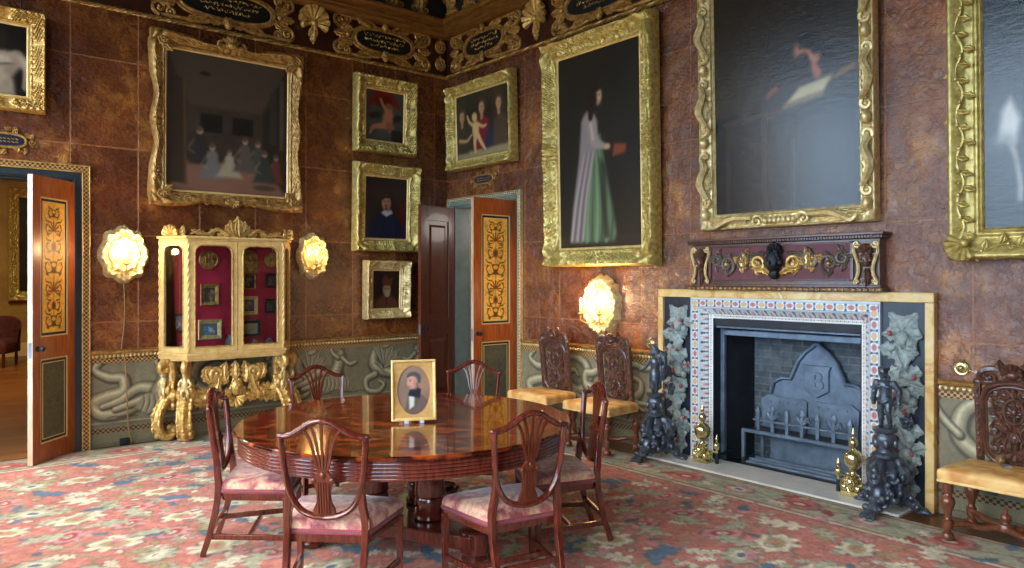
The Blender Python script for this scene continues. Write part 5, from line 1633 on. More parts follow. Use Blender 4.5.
        for k in range(10):
            a = k * .63; f.ell(h(-.02 + .075 * math.cos(a), .0 + .07 * math.sin(a), 1.06), (.036 * sc,) * 3, 6, 5)
        f.tube(cr([h(-.1, -.06, .5), h(0, -.1, .46), h(.1, -.06, .52), h(.14, .02, .4)], 5), [.03 * sc, .04 * sc, .035 * sc, .03 * sc], 8)
    f.build('figure', 'bronze', r, remesh=.0036)
    return r
bronze_dog(3.635, True, 'bronze firedog with a robed, capped figure reaching out an arm, by the carved chairs')
bronze_dog(5.61, False, 'bronze firedog topped by an unclothed youth, before the right slate panel', -.29)

# carved overmantel chest-panel
om = RW('carved_overmantel', 'carved dark wood overmantel panel with maroon ground between mantel and huge painting', 'overmantel', loc=(4.69, 0, 1.50))
b = MB()
b.span((-.80, -.10, .03), (.80, 0, .385)); b.span((-.83, -.135, .385), (.83, 0, .41)); b.span((-.845, -.15, .41), (.845, 0, .43)); b.span((-.83, -.125, 0.0), (.83, 0, .03)); b.span((-.81, -.112, .03), (.81, 0, .05))
b.build('body', 'walnut_carved', om, bevel=.004, smooth=0)
g = MB()
for x in np.arange(-.81, .82, .045): g.ell((x, -.128, .014), (.017, .012, .013), 8, 6)
g.build('egg_moulding', 'gilt_dark', om)
g = MB()
for x in np.arange(-.82, .83, .022): g.box((x, -.14, .398), (.011, .012, .016))
g.build('dentils', 'walnut_carved', om, smooth=0)
MB().span((-.60, -.108, .085), (.60, -.1, .36)).build('maroon_ground', simple('maroon', L(110, 52, 58), L(84, 40, 48), 12, .6), om, smooth=0)
g = MB()
for X0, X1, Z0, Z1 in ((-.62, .62, .075, .09), (-.62, .62, .355, .37), (-.62, -.60, .075, .37), (.60, .62, .075, .37)): g.span((X0, -.122, Z0), (X1, -.1, Z1))
for x in np.arange(-.61, .62, .02):
    for z in (.0825, .3625): g.ell((x, -.122, z), (.007, .005, .006), 6, 4)
g.build('panel_frame', 'walnut_carved', om, smooth=30)
brown = simple('carved_brown', L(112, 96, 80), L(76, 64, 54), 30, .4, .1)
for s in (-1, 1):
    g1 = MB(); g2 = MB()
    for k, (x, z, rr_) in enumerate(((.16, .22, .07), (.30, .24, .075), (.44, .21, .08), (.54, .25, .05))):
        tgt = g1 if k == 0 else g2
        tgt.scroll(s * x, z, rr_, PI * .5 * (1 if k % 2 else -1), 1.5, .016, s * (1 if k % 2 else -1), .112)
        for q in range(4): (g1 if k in (0, 1) and q < 3 else g2).leaf(s * x, z, (0 if s > 0 else PI) + s * (-1.2 + q * .9), .1, .05, s * (.8 if q % 2 else -.8), .112, .022, 3)
    g1.leaf(s * .05, .13, PI / 2 - s * .8, .17, .07, -s * .9, .115, .035); g1.leaf(s * .27, .17, PI / 2 - s * .4, .17, .08, s * 1.0, .115, .03); g1.ell((s * .44, -.13, .21), (.018, .018, .018)); g2.leaf(s * .1, .3, -PI / 2 + s * 1.2, .2, .05, s * .6, .112, .02)
    g1.build('gilt_leaves', 'gilt', om); g2.build('carved_scroll', brown, om)
g = MB(); g.mask(0, .23, .17, .11); g.shell(0, .3, .08, R(10), R(170), 7, .03, .11); g.ell((0, -.14, .14), (.04, .03, .05)); g.build('mask', 'iron_black', om)
for s in (-1, 1):
    g = MB(); x = s * .71
    for q in (-1, 1):
        g.stem([(x + q * .085, .335, .12), (x + q * .085, .29, .12), (x + q * .055, .2, .12), (x + q * .055, .13, .12), (x + q * .085, .07, .12)], [.009, .012, .012, .012, .009])
        g.scroll(x + q * .068, .345, .028, 0 if q < 0 else PI, 1.4, .01, q, .112); g.scroll(x + q * .07, .068, .02, 0 if q < 0 else PI, 1.3, .008, -q, .112)
    g.build('console_volute', 'gilt_pale', om)
    g = MB(); g.mask(x, .23, .1, .105); g.leaf(x, .17, -PI / 2, .13, .07, 0, .105, .03); g.shell(x, .29, .06, R(10), R(170), 5, .02, .105)
    g.build('console_carving', 'walnut_carved', om)

# ================================================================== furniture
def loop_pts(hf, hb, yf, yb, n=44, rad=.03, bow=.02):
    """rounded trapezoid seat outline, wide at the front"""
    c = [(-hb, yb), (hb, yb), (hf, yf), (-hf, yf)]
    out = []
    for i in range(4):
        p0, p1, p2 = np.array(c[i - 1]), np.array(c[i]), np.array(c[(i + 1) % 4])
        a = p1 + (p0 - p1) / np.linalg.norm(p0 - p1) * rad; b_ = p1 + (p2 - p1) / np.linalg.norm(p2 - p1) * rad
        for t in np.linspace(0, 1, 5): out.append((1 - t) ** 2 * a + 2 * t * (1 - t) * p1 + t * t * b_)
        e = p2 + (p1 - p2) / np.linalg.norm(p1 - p2) * rad
        for t in np.linspace(0, 1, 8)[1:-1]:
            q = b_ * (1 - t) + e * t
            if i == 2: q = q + np.array([0, bow * math.sin(PI * t)])
            out.append(q)
    return np.array(out)
def cushion(b, loop, prof):
    c = loop.mean(0); Q = np.array(prof)
    X = c[0] + (loop[None, :, 0] - c[0]) * Q[:, 0:1]; Y = c[1] + (loop[None, :, 1] - c[1]) * Q[:, 0:1]; Z = np.zeros_like(X) + Q[:, 1:2]
    return b.grid(X, Y, Z, wrap=True)

CH = 'shield-back dining chairs around the table'
def shield_chair():
    r = empty('dining_chair', (0, 0, 0), (0, 0, 0), None, 'chair', CH)
    lp = loop_pts(.285, .205, .195, -.20)
    b = MB(); cushion(b, lp, [(1.0, .368), (1.01, .385), (1.005, .405), (.985, .42), (.93, .434), (.8, .446), (.55, .455), (.25, .459), (.01, .46)])
    b.build('seat', 'velvet', r, smooth=80)
    t = MB(); cushion(t, lp, [(1.012, .366), (1.018, .372), (1.018, .386), (1.01, .392)])
    t.build('seat_trim', 'velvet_trim', r, smooth=60)
    n = MB()
    for P in (lp,):
        for i in range(len(P)):
            for s in (0, .25, .5, .75):
                q = P[i] * (1 - s) + P[(i + 1) % len(P)] * s; q = P.mean(0) + (q - P.mean(0)) * 1.02
                n.ell((q[0], q[1], .378), (.004, .004, .004), 5, 4)
    n.build('nail_heads', 'iron', r)
    b = MB(); cushion(b, lp, [(.97, .325), (.985, .33), (.985, .367), (.5, .367)]); b.build('seat_rail', 'mahogany', r)
    for s in (-1, 1):
        b = MB(); b.bar([(s * .268, .172, 0), (s * .266, .172, .345)], .036, .036, (0, 1, 0), [.72, 1]); b.build('leg', 'mahogany', r, bevel=.003, smooth=0)
        b = MB(); P = [(s * .178, -.30, .001), (s * .178, -.298, .012)] + cr([(s * .178, -.297, .02), (s * .182, -.262, .13), (s * .188, -.225, .28), (s * .19, -.212, .40), (s * .187, -.216, .46), (s * .178, -.222, .52), (s * .179, -.230, .60), (s * .188, -.238, .66)], 4)
        b.bar(P, .032, .036, (0, 1, 0), list(np.interp(np.linspace(0, 1, len(P)), [0, .5, .72, .85, 1], [.85, 1.05, 1.05, .85, .4]))); b.build('leg', 'mahogany', r, bevel=.004)
    for s in (-1, 1):
        b = MB(); b.bar([(s * .267, .165, .115), (s * .183, -.262, .115)], .018, .03); b.build('stretcher', 'mahogany', r, bevel=.002)
    b = MB(); b.bar([(-.226, -.04, .115), (.226, -.04, .115)], .018, .028); b.build('stretcher', 'mahogany', r, bevel=.002)
    b = MB(); b.bar([(-.184, -.25, .16), (.184, -.25, .16)], .018, .028); b.build('stretcher', 'mahogany', r, bevel=.002)
    yb = lambda x, z: -.212 - (z - .44) * .125 - .02 * (1 - (x / .2) ** 2)
    V = lambda x, z, d=0: (x, yb(x, z) + d, z)
    half = cr([(.0, .928), (.05, .916), (.105, .882), (.16, .853), (.208, .846)], 5)
    top = [V(x, z) for x, z in half]; top = [V(-x, z) for x, z in half[::-1]] + top[1:]
    b = MB(); b.tube(top, [.0135] + [.016] * (len(top) - 2) + [.0135], 8, (0, 1, 0), 1.15); b.ell(top[0], (.018, .016, .015)); b.ell(top[-1], (.018, .016, .015))
    b.build('crest_rail', 'mahogany', r)
    hs_ = cr([(.204, .846), (.198, .76), (.188, .66), (.168, .57), (.125, .50), (.065, .467), (0, .458)], 5)
    side = [V(x, z) for x, z in hs_]; full = side + [V(-x, z) for x, z in hs_[-2::-1]]
    b = MB(); b.tube(full, .0155, 8, (0, 1, 0), 1.2); b.build('shield_frame', 'mahogany', r)
    sp = MB()
    out = [(.055, .47), (.05, .50), (.034, .535), (.032, .58), (.045, .625), (.052, .645), (.04, .66), (.028, .675), (.018, .69)]
    poly = out + [(-x, z) for x, z in out[::-1]]
    nP = len(poly); vs = [V(x, z, .010) for x, z in poly] + [V(x, z, -.010) for x, z in poly]
    sp.add(vs, [tuple(range(nP)), tuple(range(nP, 2 * nP))[::-1]] + [(i, nP + i, nP + (i + 1) % nP, (i + 1) % nP) for i in range(nP)])
    for q in range(5):
        x = -.025 + .0125 * q
        sp.tube([V(x, .48, -.011), V(x, .63, -.011)], .0056, 6); sp.tube([V(x, .48, .011), V(x, .63, .011)], .0056, 6)
    for s in (-1, 1):
        for d in (-.013, .013): sp.ell(V(s * .044, .64, d), (.013, .005, .013), 8, 6); 
    for d in (-.013, .013): sp.ell(V(0, .665, d), (.014, .006, .016), 8, 6)
    for q in range(5):
        k = q - 2
        P = cr([V(k * .008, .67), V(k * .018, .74), V(k * .024, .80), V(k * .036, .86), V(k * .052, .915 - abs(k) * .012)], 4)
        sp.bar(P, .0095, .014, (0, 1, 0), [1, 1] + [1.1] * (len(P) - 3) + [1.5])
    for q in range(4):
        k = q - 1.5
        sp.stem([(k * .04, .885, 0), (k * .045, .905, 0)], .006, .24)
    sp.build('splat', 'mahogany_dark', r, smooth=50)
    return r
SPOTS = [(-3.77, -3.488, -121.3, 'shield-back chair with faded seat at the table, nearest the gilt cabinet stand, seen side-on'),
         (-3.747, -4.434, -44.2, 'shield-back chair seen from behind at the near side of the table, below the portrait'),
         (-2.999, -4.833, -10.6, 'shield-back chair with pink seat seen from behind, the one nearest the viewer at right'),
         (-2.325, -4.496, 62.4, 'shield-back chair at the table seen edge-on, in front of the carved chairs'),
         (-3.059, -2.949, -181.9, 'shield-back chair on the far side of the table before the painted dado'),
         (-2.156, -3.337, -230.1, 'shield-back chair on the far side of the table before the open doors')]
proto = shield_chair()
for i, (x, y, a, lab) in enumerate(SPOTS):
    o = proto if i == 0 else copy_tree(proto)
    o.location = (x, y, .010); o.rotation_euler = (0, 0, R(a)); o['label'] = lab

# round table
TC = (-3.084, -4.001)
tb = empty('round_table', (*TC, .010), (0, 0, 0), 'large round polished mahogany table with pedestal of three columns', 'table')
TR = .985; zt = .741
MB().lathe([(.0, zt - .03), (TR - .02, zt - .03), (TR - .008, zt - .024), (TR, zt - .014), (TR, zt - .006), (TR - .006, zt), (0.0, zt)], 128, cap=False).build('tabletop', 'table_top', tb, smooth=25)
pr = [(TR - .05, zt - .125)]
for i in range(5):
    z = zt - .125 + i * .018
    pr += [(TR - .024, z), (TR - .0205, z + .003), (TR - .019, z + .009), (TR - .0205, z + .015), (TR - .024, z + .018)]
pr += [(TR - .02, zt - .03)]
MB().lathe(pr, 128, cap=False).build('reeded_apron', 'mahogany', tb, smooth=35)
b = MB(); b.lathe([(.0, zt - .14), (TR - .05, zt - .125)], 64, cap=False); b.build('underside', 'mahogany_dark', tb)
ang0 = R(-39.9)
FA = [R(a) + ang0 for a in (-40, 72, 190)]
for a in FA:
    T = Matrix.Translation((.20 * math.cos(a), .20 * math.sin(a), 0))
    MB().lathe([(.075, .18), (.095, .19), (.095, .21), (.08, .225), (.085, .25), (.09, .29), (.082, .31), (.09, .32), (.088, .36), (.078, .5), (.073, .56), (.08, .57), (.08, .585), (.072, .595), (.09, .61), (.09, .62)], 28, T).build('column', 'mahogany', tb, smooth=35)
ol = []
for k, a in enumerate(FA):
    a2 = FA[(k + 1) % 3]; 
    if a2 < a: a2 += 2 * PI
    for d in np.linspace(-.16, .16, 5): ol.append((.62 * math.cos(a + d), .62 * math.sin(a + d)))
    for t in np.linspace(.12, .88, 9):
        m = a + .16 + (a2 - a - .32) * t; rr_ = .60 - .33 * math.sin(PI * t) ** .7; ol.append((rr_ * math.cos(m), rr_ * math.sin(m)))
n = len(ol); b = MB(); b.add([(x, y, .105) for x, y in ol] + [(x, y, .18) for x, y in ol], [tuple(range(n))[::-1], tuple(range(n, 2 * n))] + [(i, (i + 1) % n, n + (i + 1) % n, n + i) for i in range(n)])
b.build('platform', 'mahogany', tb, smooth=40, bevel=.006)
for a in FA:
    T = Matrix.Translation((.56 * math.cos(a), .56 * math.sin(a), 0))
    MB().lathe([(.04, 0), (.06, .004), (.075, .02), (.078, .035), (.07, .048), (.062, .052), (.08, .066), (.086, .085), (.084, .11), (.088, .115), (.088, .185), (.08, .195), (.03, .2)], 24, T).build('foot', 'mahogany', tb, smooth=35)

# portrait on the table
A = np.array([-3.223, -4.115]); Bp = np.array([-2.992, -4.229]); mid = (A + Bp) / 2
rz = math.atan2(*(Bp - A)[::-1])
po = empty('portrait_stand', (mid[0] - .023, mid[1] + .019, .752), (0, 0, rz), 'small gilt-framed oval portrait of a man standing on the round table', 'portrait')
hold = empty('picture_frame', (0, 0, .012), (R(-7), 0, 0), parent=po)
w, h = .262, .355
b = frame_mesh(w - .036, h - .036, .018, [(0, .006), (.3, .014), (.7, .016), (1, .012)], None, None, .02, .01, 6)
xf(b, Matrix.Translation((0, 0, h / 2))); b.build('frame', 'gilt_paint', hold, smooth=30)
b = MB(); ov = [(.096 * math.cos(t), h / 2 + .143 * math.sin(t)) for t in np.linspace(0, 2 * PI, 49)[:-1]]
hw, hh = w / 2 - .016, h / 2 - .016
inn = [(x, z) for x, z in ov]; outp = [(max(-hw, min(hw, hw * 1.42 * math.cos(t))), h / 2 + max(-hh, min(hh, hh * 1.45 * math.sin(t)))) for t in np.linspace(0, 2 * PI, 49)[:-1]]
vs = [(x, -.002, z) for x, z in inn] + [(x, -.006, z) for x, z in outp]; nn = 48
b.add(vs, [(i, (i + 1) % nn, nn + (i + 1) % nn, nn + i)[::-1] for i in range(nn)]); b.build('oval_mount', simple('gold_mount', L(206, 162, 92), L(190, 146, 78), 40, .5, .2), hold, smooth=0)
p = Paint(w - .02, h - .02, .002, (150, 118, 100)); p.noise(.06, .12, 31)
c = (w - .02) / 2; q = h / 2 - .01
q -= .013
p.ell(c - .04, q + .03, .05, .09, (132, 108, 92), 0, .5); p.ell(c + .05, q + .06, .04, .06, (166, 122, 96), 0, .5, .6)
p.poly([(c - .07, q - .17), (c + .11, q - .17), (c + .095, q - .06), (c + .05, q - .015), (c + .0, q - .0), (c - .035, q - .05)], (108, 88, 82), .006)
p.poly([(c - .05, q - .10), (c - .028, q - .0), (c + .025, q + .01), (c + .03, q - .05), (c + .0, q - .11)], (100, 84, 64), .005)
p.poly([(c - .026, q - .10), (c - .028, q - .025), (c + .006, q - .01), (c + .002, q - .08)], (204, 206, 202), .005)
p.poly([(c - .032, q - .018), (c + .036, q - .036), (c + .044, q + .015), (c + .012, q + .04), (c - .022, q + .012)], (34, 38, 50), .004)
p.ell(c - .008, q + .06, .029, .042, (206, 154, 130), .15); p.ell(c - .033, q + .052, .007, .008, (198, 140, 118)); p.ell(c + .012, q + .05, .014, .03, (176, 122, 100), 0, .5, .7)
p.line([(c - .034, q + .092), (c - .02, q + .104), (c + .008, q + .106), (c + .03, q + .09), (c + .034, q + .06)], [.012, .022, .026, .026, .016], (74, 74, 78), .5); p.line([(c + .02, q + .05), (c + .024, q + .03)], .012, (110, 96, 92), .5)
p.ell(c - .02, q + .066, .004, .003, (60, 44, 40)); p.line([(c - .026, q + .034), (c - .012, q + .034)], .004, (150, 84, 76)); p.line([(c - .026, q + .073), (c - .012, q + .075)], .003, (90, 70, 60))
p.blur(2)
p.build('canvas', 'oil', hold, (-(w - .02) / 2, .01), .004)
MB().span((-w / 2 + .01, .006, .004), (w / 2 - .01, .014, h - .004)).build('backboard', 'mahogany_dark', hold, smooth=0)
for s in (-1, 1):
    b = MB(); b.span((s * .045 - .012, -.03, 0), (s * .045 + .012, .10, .008)); b.span((s * .045 - .012, -.03, .008), (s * .045 + .012, -.022, .02)); b.bar([(s * .045, .075, .006), (s * .045, .045, .2)], .02, .006, (0, 1, 0)); b.build('rest', 'acrylic', po, bevel=.002)

# carved side chairs against the wall
def carved_chair():
    r = empty('carved_side_chair', (0, 0, 0), (0, 0, PI / 2), None, 'chair', 'carved high-back chairs by the fireplace')
    lp = loop_pts(.30, .27, .24, -.20, rad=.02, bow=0.)
    b = MB(); cushion(b, lp, [(.98, .352), (1.0, .358), (1.0, .412), (.985, .425), (.94, .434), (.8, .442), (.4, .448), (.01, .449)]); b.build('seat', 'yellow_damask', r, smooth=50)
    b = MB(); cushion(b, lp, [(1.004, .353), (1.008, .357), (1.008, .365), (1.004, .369)]); b.build('seat_braid', 'gilt_paint', r)
    tl_ = [(.02, 0), (.034, .01), (.036, .03), (.028, .048), (.018, .055), (.02, .07), (.03, .075), (.03, .12), (.022, .128), (.018, .14), (.024, .18), (.038, .215), (.042, .235), (.036, .258), (.02, .272), (.018, .285), (.03, .295), (.032, .345)]
    for sx in (-1, 1):
        for y in (.205, -.185):
            MB().lathe(tl_, 16, Matrix.Translation((sx * .245, y, 0))).build('leg', 'walnut_turned', r, smooth=40)
    b = MB()
    for sx in (-1, 1):
        for y in (.205, -.185):
            b.tube(cr([(sx * .245, y, .095), (sx * .17, y * .62, .10), (sx * .11, y * .42, .085), (0, 0.01, .095)], 5), [.016, .022, .018, .024], 8)
    b.lathe([(.05, .075), (.055, .09), (.045, .115), (.025, .12), (.02, .13), (.032, .145), (.03, .165), (.014, .18), (.01, .19), (.014, .20), (.004, .215)], 16)
    b.build('stretcher', 'walnut_turned', r)
    bk = empty('backrest', (0, -.20, .34), (R(6), 0, PI), parent=r)   # local -y faces the sitter
    for s in (-1, 1):
        T = Matrix.Translation((s * .195, 0, 0)); b = MB()
        b.lathe([(.02, 0), (.022, .05), (.018, .06), (.026, .075), (.028, .09), (.018, .10), (.024, .11), (.024, .13)], 12, T); b.box((s * .195, 0, .36), (.036, .036, .46)); b.ell((s * .195, 0, .60), (.03, .022, .025))
        for k in range(9): b.ell((s * .195, -.02, .17 + .048 * k), (.011, .008, .018), 6, 5)
        b.build('stile', 'walnut_carved', bk, bevel=.003)
    # panel: arched top and bottom frame with pierced carving
    hp = cr([(0, .085), (.07, .092), (.13, .125), (.165, .17), (.168, .24)], 5) + [(.168, .3), (.168, .48)] + cr([(.168, .5), (.14, .565), (.07, .60), (0, .61)], 5)
    lp2 = [(x, z) for x, z in hp] + [(-x, z) for x, z in hp[-2:0:-1]]
    b = MB(); b.tube([(x, 0, z) for x, z in lp2], .02, 8, (0, 1, 0), 1.2, closed=True); b.tube([(x * .88, -.008, .345 + (z - .345) * .91) for x, z in lp2], .007, 6, closed=True)
    b.build('panel_frame', 'walnut_carved', bk)
    g = MB()
    g.tube([(.055 * math.cos(a), -.005, .43 + .075 * math.sin(a)) for a in np.linspace(0, 2 * PI, 25)[:-1]], .010, 6, closed=True)
    g.ell((0, -.015, .43), (.018, .014, .02))
    for k in range(8):
        a = k * PI / 4; g.leaf(0, .43, a, .05, .03, 0, -.005, .02, 2); g.leaf(.055 * math.cos(a), .43 + .075 * math.sin(a), a, .06, .035, .5, -.005, .015, 2)
    for s in (-1, 1):
        for x, z, q, h_ in ((.10, .53, .04, 1), (.11, .40, .045, -1), (.11, .29, .045, 1), (.07, .22, .05, -1), (.11, .18, .035, 1), (.05, .54, .03, -1), (.05, .32, .035, 1), (.04, .14, .03, -1)):
            g.scroll(s * x, z, q, PI / 2 * h_, 1.35, .0115, s * h_, -.012)
            g.leaf(s * x, z, PI / 2 - s * .7 * h_, .065, .035, s * h_, -.012, .016, 2)
        g.stem([(s * .01, .12, 0), (s * .06, .2, 0), (s * .03, .3, 0), (s * .09, .38, 0), (s * .12, .5, 0)], .010)
    g.mask(0, .26, .07, -.01); g.shell(0, .18, .06, PI, 2 * PI, 5, .016, -.01)
    g.tube([(0, 0, .09), (0, 0, .6)], .01, 6)
    g.build('pierced_carving', 'walnut_carved', bk)
    g = MB()
    for s in (-1, 1):
        g.scroll(s * .13, .635, .05, 0 if s > 0 else PI, 1.4, .018, -s, -.01); g.stem([(s * .195, .60, 0), (s * .17, .67, 0), (s * .10, .69, 0), (s * .05, .66, 0)], [.016, .022, .02, .014])
        g.leaf(s * .05, .65, PI / 2 - s * .6, .1, .06, s * .7, -.005, .03, 3)
    g.shell(0, .66, .075, R(15), R(165), 7, .035, -.005); g.ell((0, -.02, .66), (.04, .03, .03)); g.tube([(-.17, 0, .605), (.17, 0, .605)], .014, 8)
    g.build('crest', 'walnut_carved', bk)
    return r
cp = carved_chair()
for i, (u, lab) in enumerate(((2.24, 'carved high-back chair with yellow seat beside the open panelled door'), (3.06, 'carved high-back chair with yellow seat under the wall sconce, by the caped bronze'), (6.345, 'carved high-back chair with yellow seat right of the fireplace, cut by the frame'))):
    o = cp if i == 0 else copy_tree(cp)
    o.location = (-.36, -u, .010); o['label'] = lab

sd = empty('dried_teasel', (-.25, -6.285, .459), (0, 0, .4), 'small dried teasel head with paper tag lying on a yellow chair seat', 'dried flower')
b = MB(); b.ell((0, 0, .026), (.034, .022, .022), 12, 8)
for k in range(40):
    a, t = random.uniform(0, 6.28), random.uniform(-.9, .9); rr_ = math.sqrt(1 - t * t)
    b.tube([(.03 * t, .018 * rr_ * math.cos(a), .026 + .018 * rr_ * math.sin(a)), (.05 * t, .03 * rr_ * math.cos(a), max(.003, .026 + .03 * rr_ * math.sin(a)))], [.0025, .0006], 4)
b.build('seed_head', 'flex', sd)
b = MB(); b.tube([(-.03, 0, .02), (-.07, .01, .006), (-.12, .0, .005)], .004, 6); b.build('stem', 'flex', sd)
b = MB(); b.box((-.06, -.02, .002), (.07, .05, .003), (0, 0, .3)); b.build('tag', 'porcelain', sd, smooth=0)

# ------------------------------------------------------------------ glazed cabinet on gilt stand
CX = -2.80
cab = empty('display_cabinet', (CX, 0, .010), (0, 0, 0), 'gilt glazed display cabinet lined in crimson on a carved stand', 'cabinet')
YF, YB, HF, HB = -.34, -.05, .475, .655
def ring(b, outer, inner, y0, y1):
    n = len(outer)
    for y in (y0, y1):
        o = len(b.v); b.v += [(x, y, z) for x, z in outer] + [(x, y, z) for x, z in inner]
        fs = [(o + i, o + (i + 1) % n, o + n + (i + 1) % n, o + n + i) for i in range(n)]
        b.f += fs if y == y1 else [f[::-1] for f in fs]
    for L_, fl in ((inner, 0), (outer, 1)):
        o = len(b.v); b.v += [(x, y0, z) for x, z in L_] + [(x, y1, z) for x, z in L_]
        b.f += [((o + i, o + (i + 1) % n, o + n + (i + 1) % n, o + n + i) if fl else (o + i, o + n + i, o + n + (i + 1) % n, o + (i + 1) % n)) for i in range(n)]
    return b
def rrect(x0, x1, z0, z1, r_top, r_bot=.004, n=6):
    out = []
    for cx, cz, a0, rr_ in ((x1 - r_top, z1 - r_top, 0, r_top), (x0 + r_top, z1 - r_top, PI / 2, r_top), (x0 + r_bot, z0 + r_bot, PI, r_bot), (x1 - r_bot, z0 + r_bot, 1.5 * PI, r_bot)):
        for k in range(n): out.append((cx + rr_ * math.cos(a0 + PI / 2 * k / (n - 1)), cz + rr_ * math.sin(a0 + PI / 2 * k / (n - 1))))
    return out
def plan(g, z0, z1, grow):
    P = [(-HB - grow, YB), (-HF - grow, YF - grow), (HF + grow, YF - grow), (HB + grow, YB)]
    g.add([(x, y, z0) for x, y in P] + [(x, y, z1) for x, y in P], [(3, 2, 1, 0)[::-1], (4, 5, 6, 7)[::-1]] + [(i, (i + 1) % 4, 4 + (i + 1) % 4, 4 + i)[::-1] for i in range(4)])
for nm, z0, z1, gw in (('base_moulding', .80, .835, .02), ('base_moulding', .835, .86, .03), ('cornice', 1.955, 1.975, .015), ('cornice', 1.975, 2.0, .035)):
    g = MB(); plan(g, z0, z1, gw)
    if gw == .03: plan(g, .78, .80, .005)
    g.build(nm, 'gilt_paint', cab, bevel=.006, smooth=0)
g = MB(); P = [(-HB + .02, YB - .01), (-HF + .01, YF + .03), (HF - .01, YF + .03), (HB - .02, YB - .01)]
g.add([(x, y, .861) for x, y in P] + [(x, y, .885) for x, y in P], [(0, 1, 2, 3)[::-1], (4, 5, 6, 7)[::-1]] + [(i, (i + 1) % 4, 4 + (i + 1) % 4, 4 + i)[::-1] for i in range(4)]); g.build('crimson_floor', 'crimson', cab, smooth=0)
MB().span((-HB + .005, YB - .012, .861), (HB - .005, YB, 1.955)).build('crimson_back', 'crimson', cab, smooth=0)
def rope_post(x, y):
    g = MB()
    n = 60
    for k in (0, 1):
        g.tube([(x + .008 * math.cos(i * .75 + k * PI), y + .008 * math.sin(i * .75 + k * PI), .86 + 1.095 * i / n) for i in range(n + 1)], .011, 6)
    g.box((x, y, 1.41), (.02, .02, 1.09)); return g
for x, y in ((-HF, YF), (HF, YF), (-HB, YB - .01), (HB, YB - .01)): rope_post(x, y).build('corner_post', 'gilt_paint', cab)
for s in (-1, 1):
    d = empty('door', (0, 0, 0), parent=cab)
    x0, x1 = sorted((s * .004, s * (HF - .012)))
    inn = rrect(x0 + .055, x1 - .055, .92, 1.905, .075); out_ = rrect(x0, x1, .862, 1.953, .003, .003)
    g = MB(); ring(g, out_, inn, YF + .018, YF - .008); g.build('frame', 'gilt_paint', d, smooth=30)
    g = MB(); g.tube([(x, YF - .010, z) for x, z in rrect(x0 + .048, x1 - .048, .913, 1.912, .08)], .007, 6, closed=True); g.build('bead', 'gilt', d)
    MB().span((x0 + .05, YF + .002, .915), (x1 - .05, YF + .005, 1.91)).build('glass', 'glass', d, smooth=0)
    # canted end
    ax, ay, bx, by = s * HF, YF, s * HB, YB - .01
    ln = math.hypot(bx - ax, by - ay); a = math.atan2(by - ay, bx - ax)
    T = Matrix.Translation((ax, ay, 0)) @ Matrix.Rotation(a, 4, 'Z') if s > 0 else Matrix.Translation((bx, by, 0)) @ Matrix.Rotation(math.atan2(ay - by, ax - bx), 4, 'Z')
    d = empty('end_panel', (0, 0, 0), parent=cab)
    g = MB(); ring(g, rrect(.006, ln - .006, .862, 1.953, .003, .003), rrect(.06, ln - .06, .92, 1.905, .06), .012, -.008); xf(g, T); g.build('frame', 'gilt_paint', d, smooth=30)
    g = MB(); g.tube([(x, -.010, z) for x, z in rrect(.054, ln - .054, .914, 1.911, .065)], .006, 6, closed=True); xf(g, T); g.build('bead', 'gilt', d)
    g = MB(); g.span((.055, .0, .915), (ln - .055, .003, 1.91)); xf(g, T); g.build('glass', 'glass', d, smooth=0)
g = MB()
g.leaf(0, 2.0, PI / 2, .2, .1, 0, -YF, .06)
for s in (-1, 1):
    for a, l_ in ((.35, .19), (.75, .17), (1.15, .15)): g.leaf(s * .02, 2.0, PI / 2 - s * a, l_, .07, s * .8, -YF, .05)
    g.scroll(s * .15, 2.035, .045, PI, 1.4, .016, -s, -YF); g.scroll(s * .27, 2.03, .035, PI / 2, 1.3, .014, s, -YF)
    g.stem([(s * .1, 2.01, -YF + .02), (s * .2, 2.07, -YF + .02), (s * .3, 2.02, -YF + .02), (s * .40, 2.035, -YF + .02), (s * .46, 2.02, -YF + .02)], [.018, .02, .018, .014, .01]); g.leaf(s * .3, 2.02, 0 if s > 0 else PI, .15, .06, s * .5, -YF, .03)
g.build('crest', 'gilt', cab)
for s in (-1, 1):
    g = MB(); cx, cy = s * (HF + HB) / 2, (YF + YB) / 2
    q = MB(); q.shell(0, 2.0, .11, R(15), R(165), 7, .05)
    for k in (-1, 1): q.scroll(k * .1, 2.03, .035, PI / 2, 1.3, .014, -k); q.leaf(k * .05, 2.0, PI / 2 - k * .9, .12, .06, k * .6, 0, .03)
    xf(q, Matrix.Translation((cx, cy, 0)) @ Matrix.Rotation(s * R(57), 4, 'Z')); q.build('corner_crest', 'gilt', cab)
